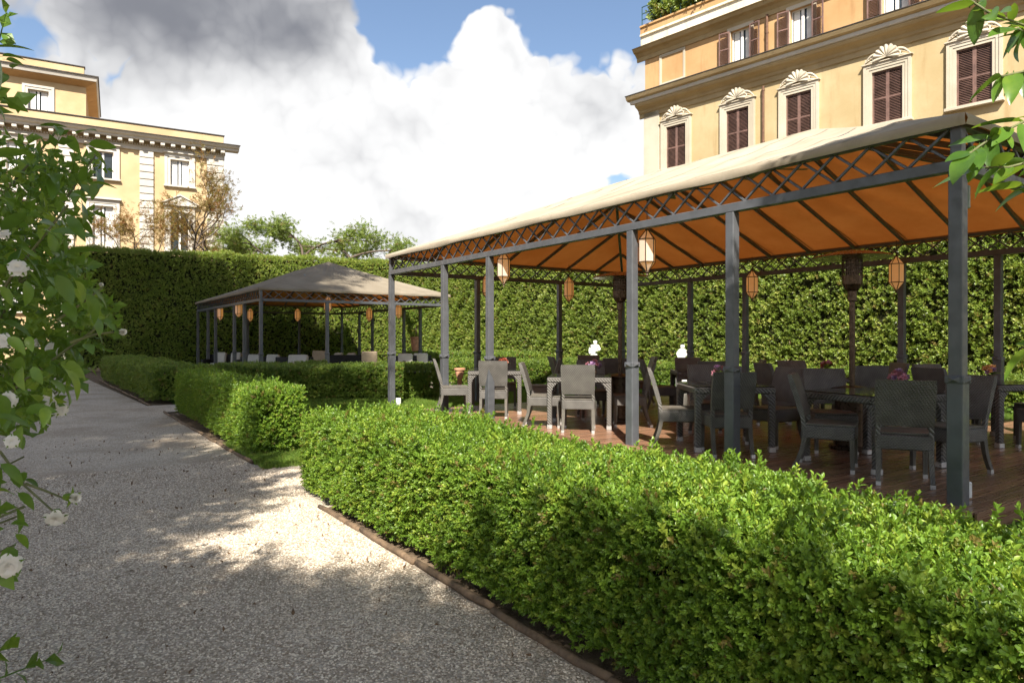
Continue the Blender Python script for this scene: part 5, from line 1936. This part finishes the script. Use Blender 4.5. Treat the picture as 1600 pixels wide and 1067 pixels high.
# ---- rose at the left edge
rs = thing('climbing_rose', 'climbing rose with white blooms and glossy leaves at the edge of the path', 'rose bush', (-1.95, 1.75, 0))
RL = [big_leaf('leaf', M['rose'], .070, .036, i + 20, .05) for i in range(4)]
RL2 = [big_leaf('leaf', M['laurel'], .085, .033, i + 40) for i in range(4)]
# right outline of the bush in the photograph: row -> column
OUT = [(60, 12), (100, 20), (160, 22), (185, 60), (205, 140), (240, 165), (290, 150), (340, 130), (380, 110), (430, 120), (470, 175), (500, 165), (530, 150), (560, 110), (600, 100), (640, 75), (680, 55), (730, 45), (800, 40), (850, 25), (900, 20)]


def outline(v):
    for (a, ua), (b, ub) in zip(OUT[:-1], OUT[1:]):
        if a <= v <= b: return ua + (ub - ua) * (v - a) / (b - a)
    return 0


rnd = random.Random(5)
count = 0
while count < 290:
    v = rnd.uniform(75, 900)
    dens_ = 1. if 190 < v < 600 else .28
    if v < 260: dens_ = .30
    if rnd.random() > dens_: continue
    umax = outline(v)
    u = umax - abs(rnd.gauss(0, .55)) * (umax + 90)
    if u < -110: continue
    Yd = rnd.uniform(1.25, 2.1) if v < 620 else rnd.uniform(1.15, 1.6)
    p = at(u, v, Yd)
    if p.z < .15: continue
    d = Vector((rnd.uniform(.1, 1), rnd.uniform(-.8, .5), rnd.uniform(-.9, .35)))
    place_leaf(rs, rnd.choice(RL2 if v < 420 else RL), p, d, rnd.uniform(-.9, .9), rnd.uniform(.45, .9))
    count += 1
# canes
for k in range(16):
    v = rnd.choice([190, 230, 280, 330, 390, 450, 500, 520, 560, 620, 700, 790, 860]) + rnd.uniform(-15, 15)
    u = outline(v) * rnd.uniform(.75, 1.0)
    tip = at(u, v, rnd.uniform(1.4, 1.9))
    b = Vector((-1.95 + rnd.uniform(-.35, .2), 1.75 + rnd.uniform(-.4, .4), 0))
    mid = b.lerp(tip, .55) + Vector((-.18, 0, .22 + .1 * rnd.random()))
    mb = MB(); pts = [(b * (1 - t_) ** 2 + mid * 2 * t_ * (1 - t_) + tip * t_ * t_) - rs.location for t_ in np.linspace(0, 1, 9)]
    mb.tube(pts, list(np.linspace(.009, .0025, 9)), 5); mb.build('cane', M['twig'], rs, smooth=True)
for poly in ([(0, 705), (40, 760), (85, 800)], [(40, 755), (75, 768), (100, 778)], [(110, 535), (150, 522), (178, 519)], [(90, 500), (120, 480), (160, 450)]):
    mb = MB(); mb.tube([at(u, v, 1.45) - rs.location for u, v in poly], [.003, .0025, .002], 5); mb.build('cane', M['twig'], rs)
P = []
while len(P) < 520:
    v = rnd.uniform(245, 640); um = outline(v)
    u = um * .86 - abs(rnd.gauss(0, .5)) * (um + 70)
    if u > -120: P.append(at(u, v, rnd.uniform(1.5, 2.3)) - rs.location)
scatter('foliage', 'roseleaf', np.array(P), np.tile((.6, -.3, .1), (len(P), 1)), RNG.uniform(.32, .62, len(P)), rs, jitter=.8, up=0.)
# inner mass of the bush, mostly outside the picture
n = 900
P = np.stack([RNG.normal(-2.15, .32, n), RNG.normal(1.75, .4, n), RNG.uniform(.15, 2.5, n)], 1)
keep = P[:, 0] < -.74 * P[:, 1] - .02
P = P[keep] - np.array([-1.95, 1.75, 0])
scatter('foliage', 'roseleaf', P, np.tile((.4, -.2, .4), (len(P), 1)), RNG.uniform(.7, 1.2, len(P)), rs, jitter=.8)


def rose_mesh(open_, seed):
    rnd = random.Random(seed); mb = MB()
    rings = ((5, 78, 1.), (5, 58, .95), (5, 38, .85), (4, 20, .7), (3, 8, .55)) if open_ else ((5, 26, 1.), (4, 14, .95), (3, 6, .85))
    for ring, (n, tilt, s) in enumerate(rings):
        for i in range(n):
            a = i * 2 * math.pi / n + ring * .55 + rnd.uniform(-.15, .15)
            Rm = Matrix.Rotation(a, 4, 'Z') @ Matrix.Rotation(R(90 - tilt + rnd.uniform(-7, 7)), 4, 'X')
            k = 5; vs = []; fs = []
            for j in range(k + 1):
                q = j / k
                w = .5 * s * math.sin(math.pi * (.12 + .70 * q)) ** .8
                for t_ in (-1, -.5, 0, .5, 1):
                    cup = .30 * s * (abs(t_) ** 2) * w + .14 * s * math.sin(q * math.pi)
                    vs.append((t_ * w, q * s * (1 - .12 * t_ * t_ + .03 * math.sin(5 * t_ + i)), cup - .12 * s * q * q * q * (1.5 if open_ else .2) + rnd.uniform(-.012, .012)))
            for j in range(k):
                for t_ in range(4):
                    c = j * 5 + t_
                    fs.append((c, c + 1, c + 6, c + 5))
            mb.add(vs, fs, Rm)
    mb.v = [tuple(Vector(v) * .019) for v in mb.v]
    me = mb.mesh('bloom', M['petal'], True)
    return me


def calyx_mesh():
    mb = MB(); mb.lathe([(.001, -.016), (.006, -.012), (.008, -.003), (.005, .002)], 8)
    for k in range(5): leaf_geo(mb, TR((0, 0, 0), k * 1.257) @ Matrix.Rotation(R(20), 4, 'X'), .022, .008)
    return mb.mesh('calyx', M['rose'])


RO = [rose_mesh(True, i) for i in range(3)]; RBUD = [rose_mesh(False, i + 5) for i in range(2)]; CAL = calyx_mesh()
for (u, v, Yd, d, op, s) in ((28, 420, 1.35, (.5, -.8, .3), 1, 1.0), (187, 519, 1.5, (1, -.2, .05), 0, .8), (8, 533, 1.4, (.3, -.8, .2), 1, .9), (12, 625, 1.35, (.7, -.6, .1), 1, .95),
                             (78, 625, 1.6, (.3, -.9, .2), 1, 1.0), (95, 640, 1.65, (.7, -.5, 0), 1, .9), (88, 806, 1.35, (.35, -.7, -.6), 1, 1.15), (110, 777, 1.4, (.9, -.2, -.05), 0, 1.1),
                             (12, 882, 1.2, (.6, -.7, -.2), 1, 1.25), (18, 690, 1.35, (.6, -.7, .2), 1, .75), (82, 545, 1.7, (.2, -.9, .3), 1, .9), (92, 552, 1.75, (.8, -.5, .2), 1, .7), (60, 535, 1.75, (-.2, -.9, .3), 1, .7),
                             (45, 450, 1.5, (.4, -.8, -.3), 1, .6), (155, 446, 1.55, (1, -.1, .3), 0, .5), (5, 365, 1.4, (.5, -.8, .3), 1, .7)):
    p = at(u, v, Yd) - rs.location
    d = Vector(d).normalized()
    o = link('bloom', rnd.choice(RO if op else RBUD), rs, p, d.to_track_quat('Z', 'Y').to_euler()); o.scale = (s, s, s)
    link('calyx', CAL, o)
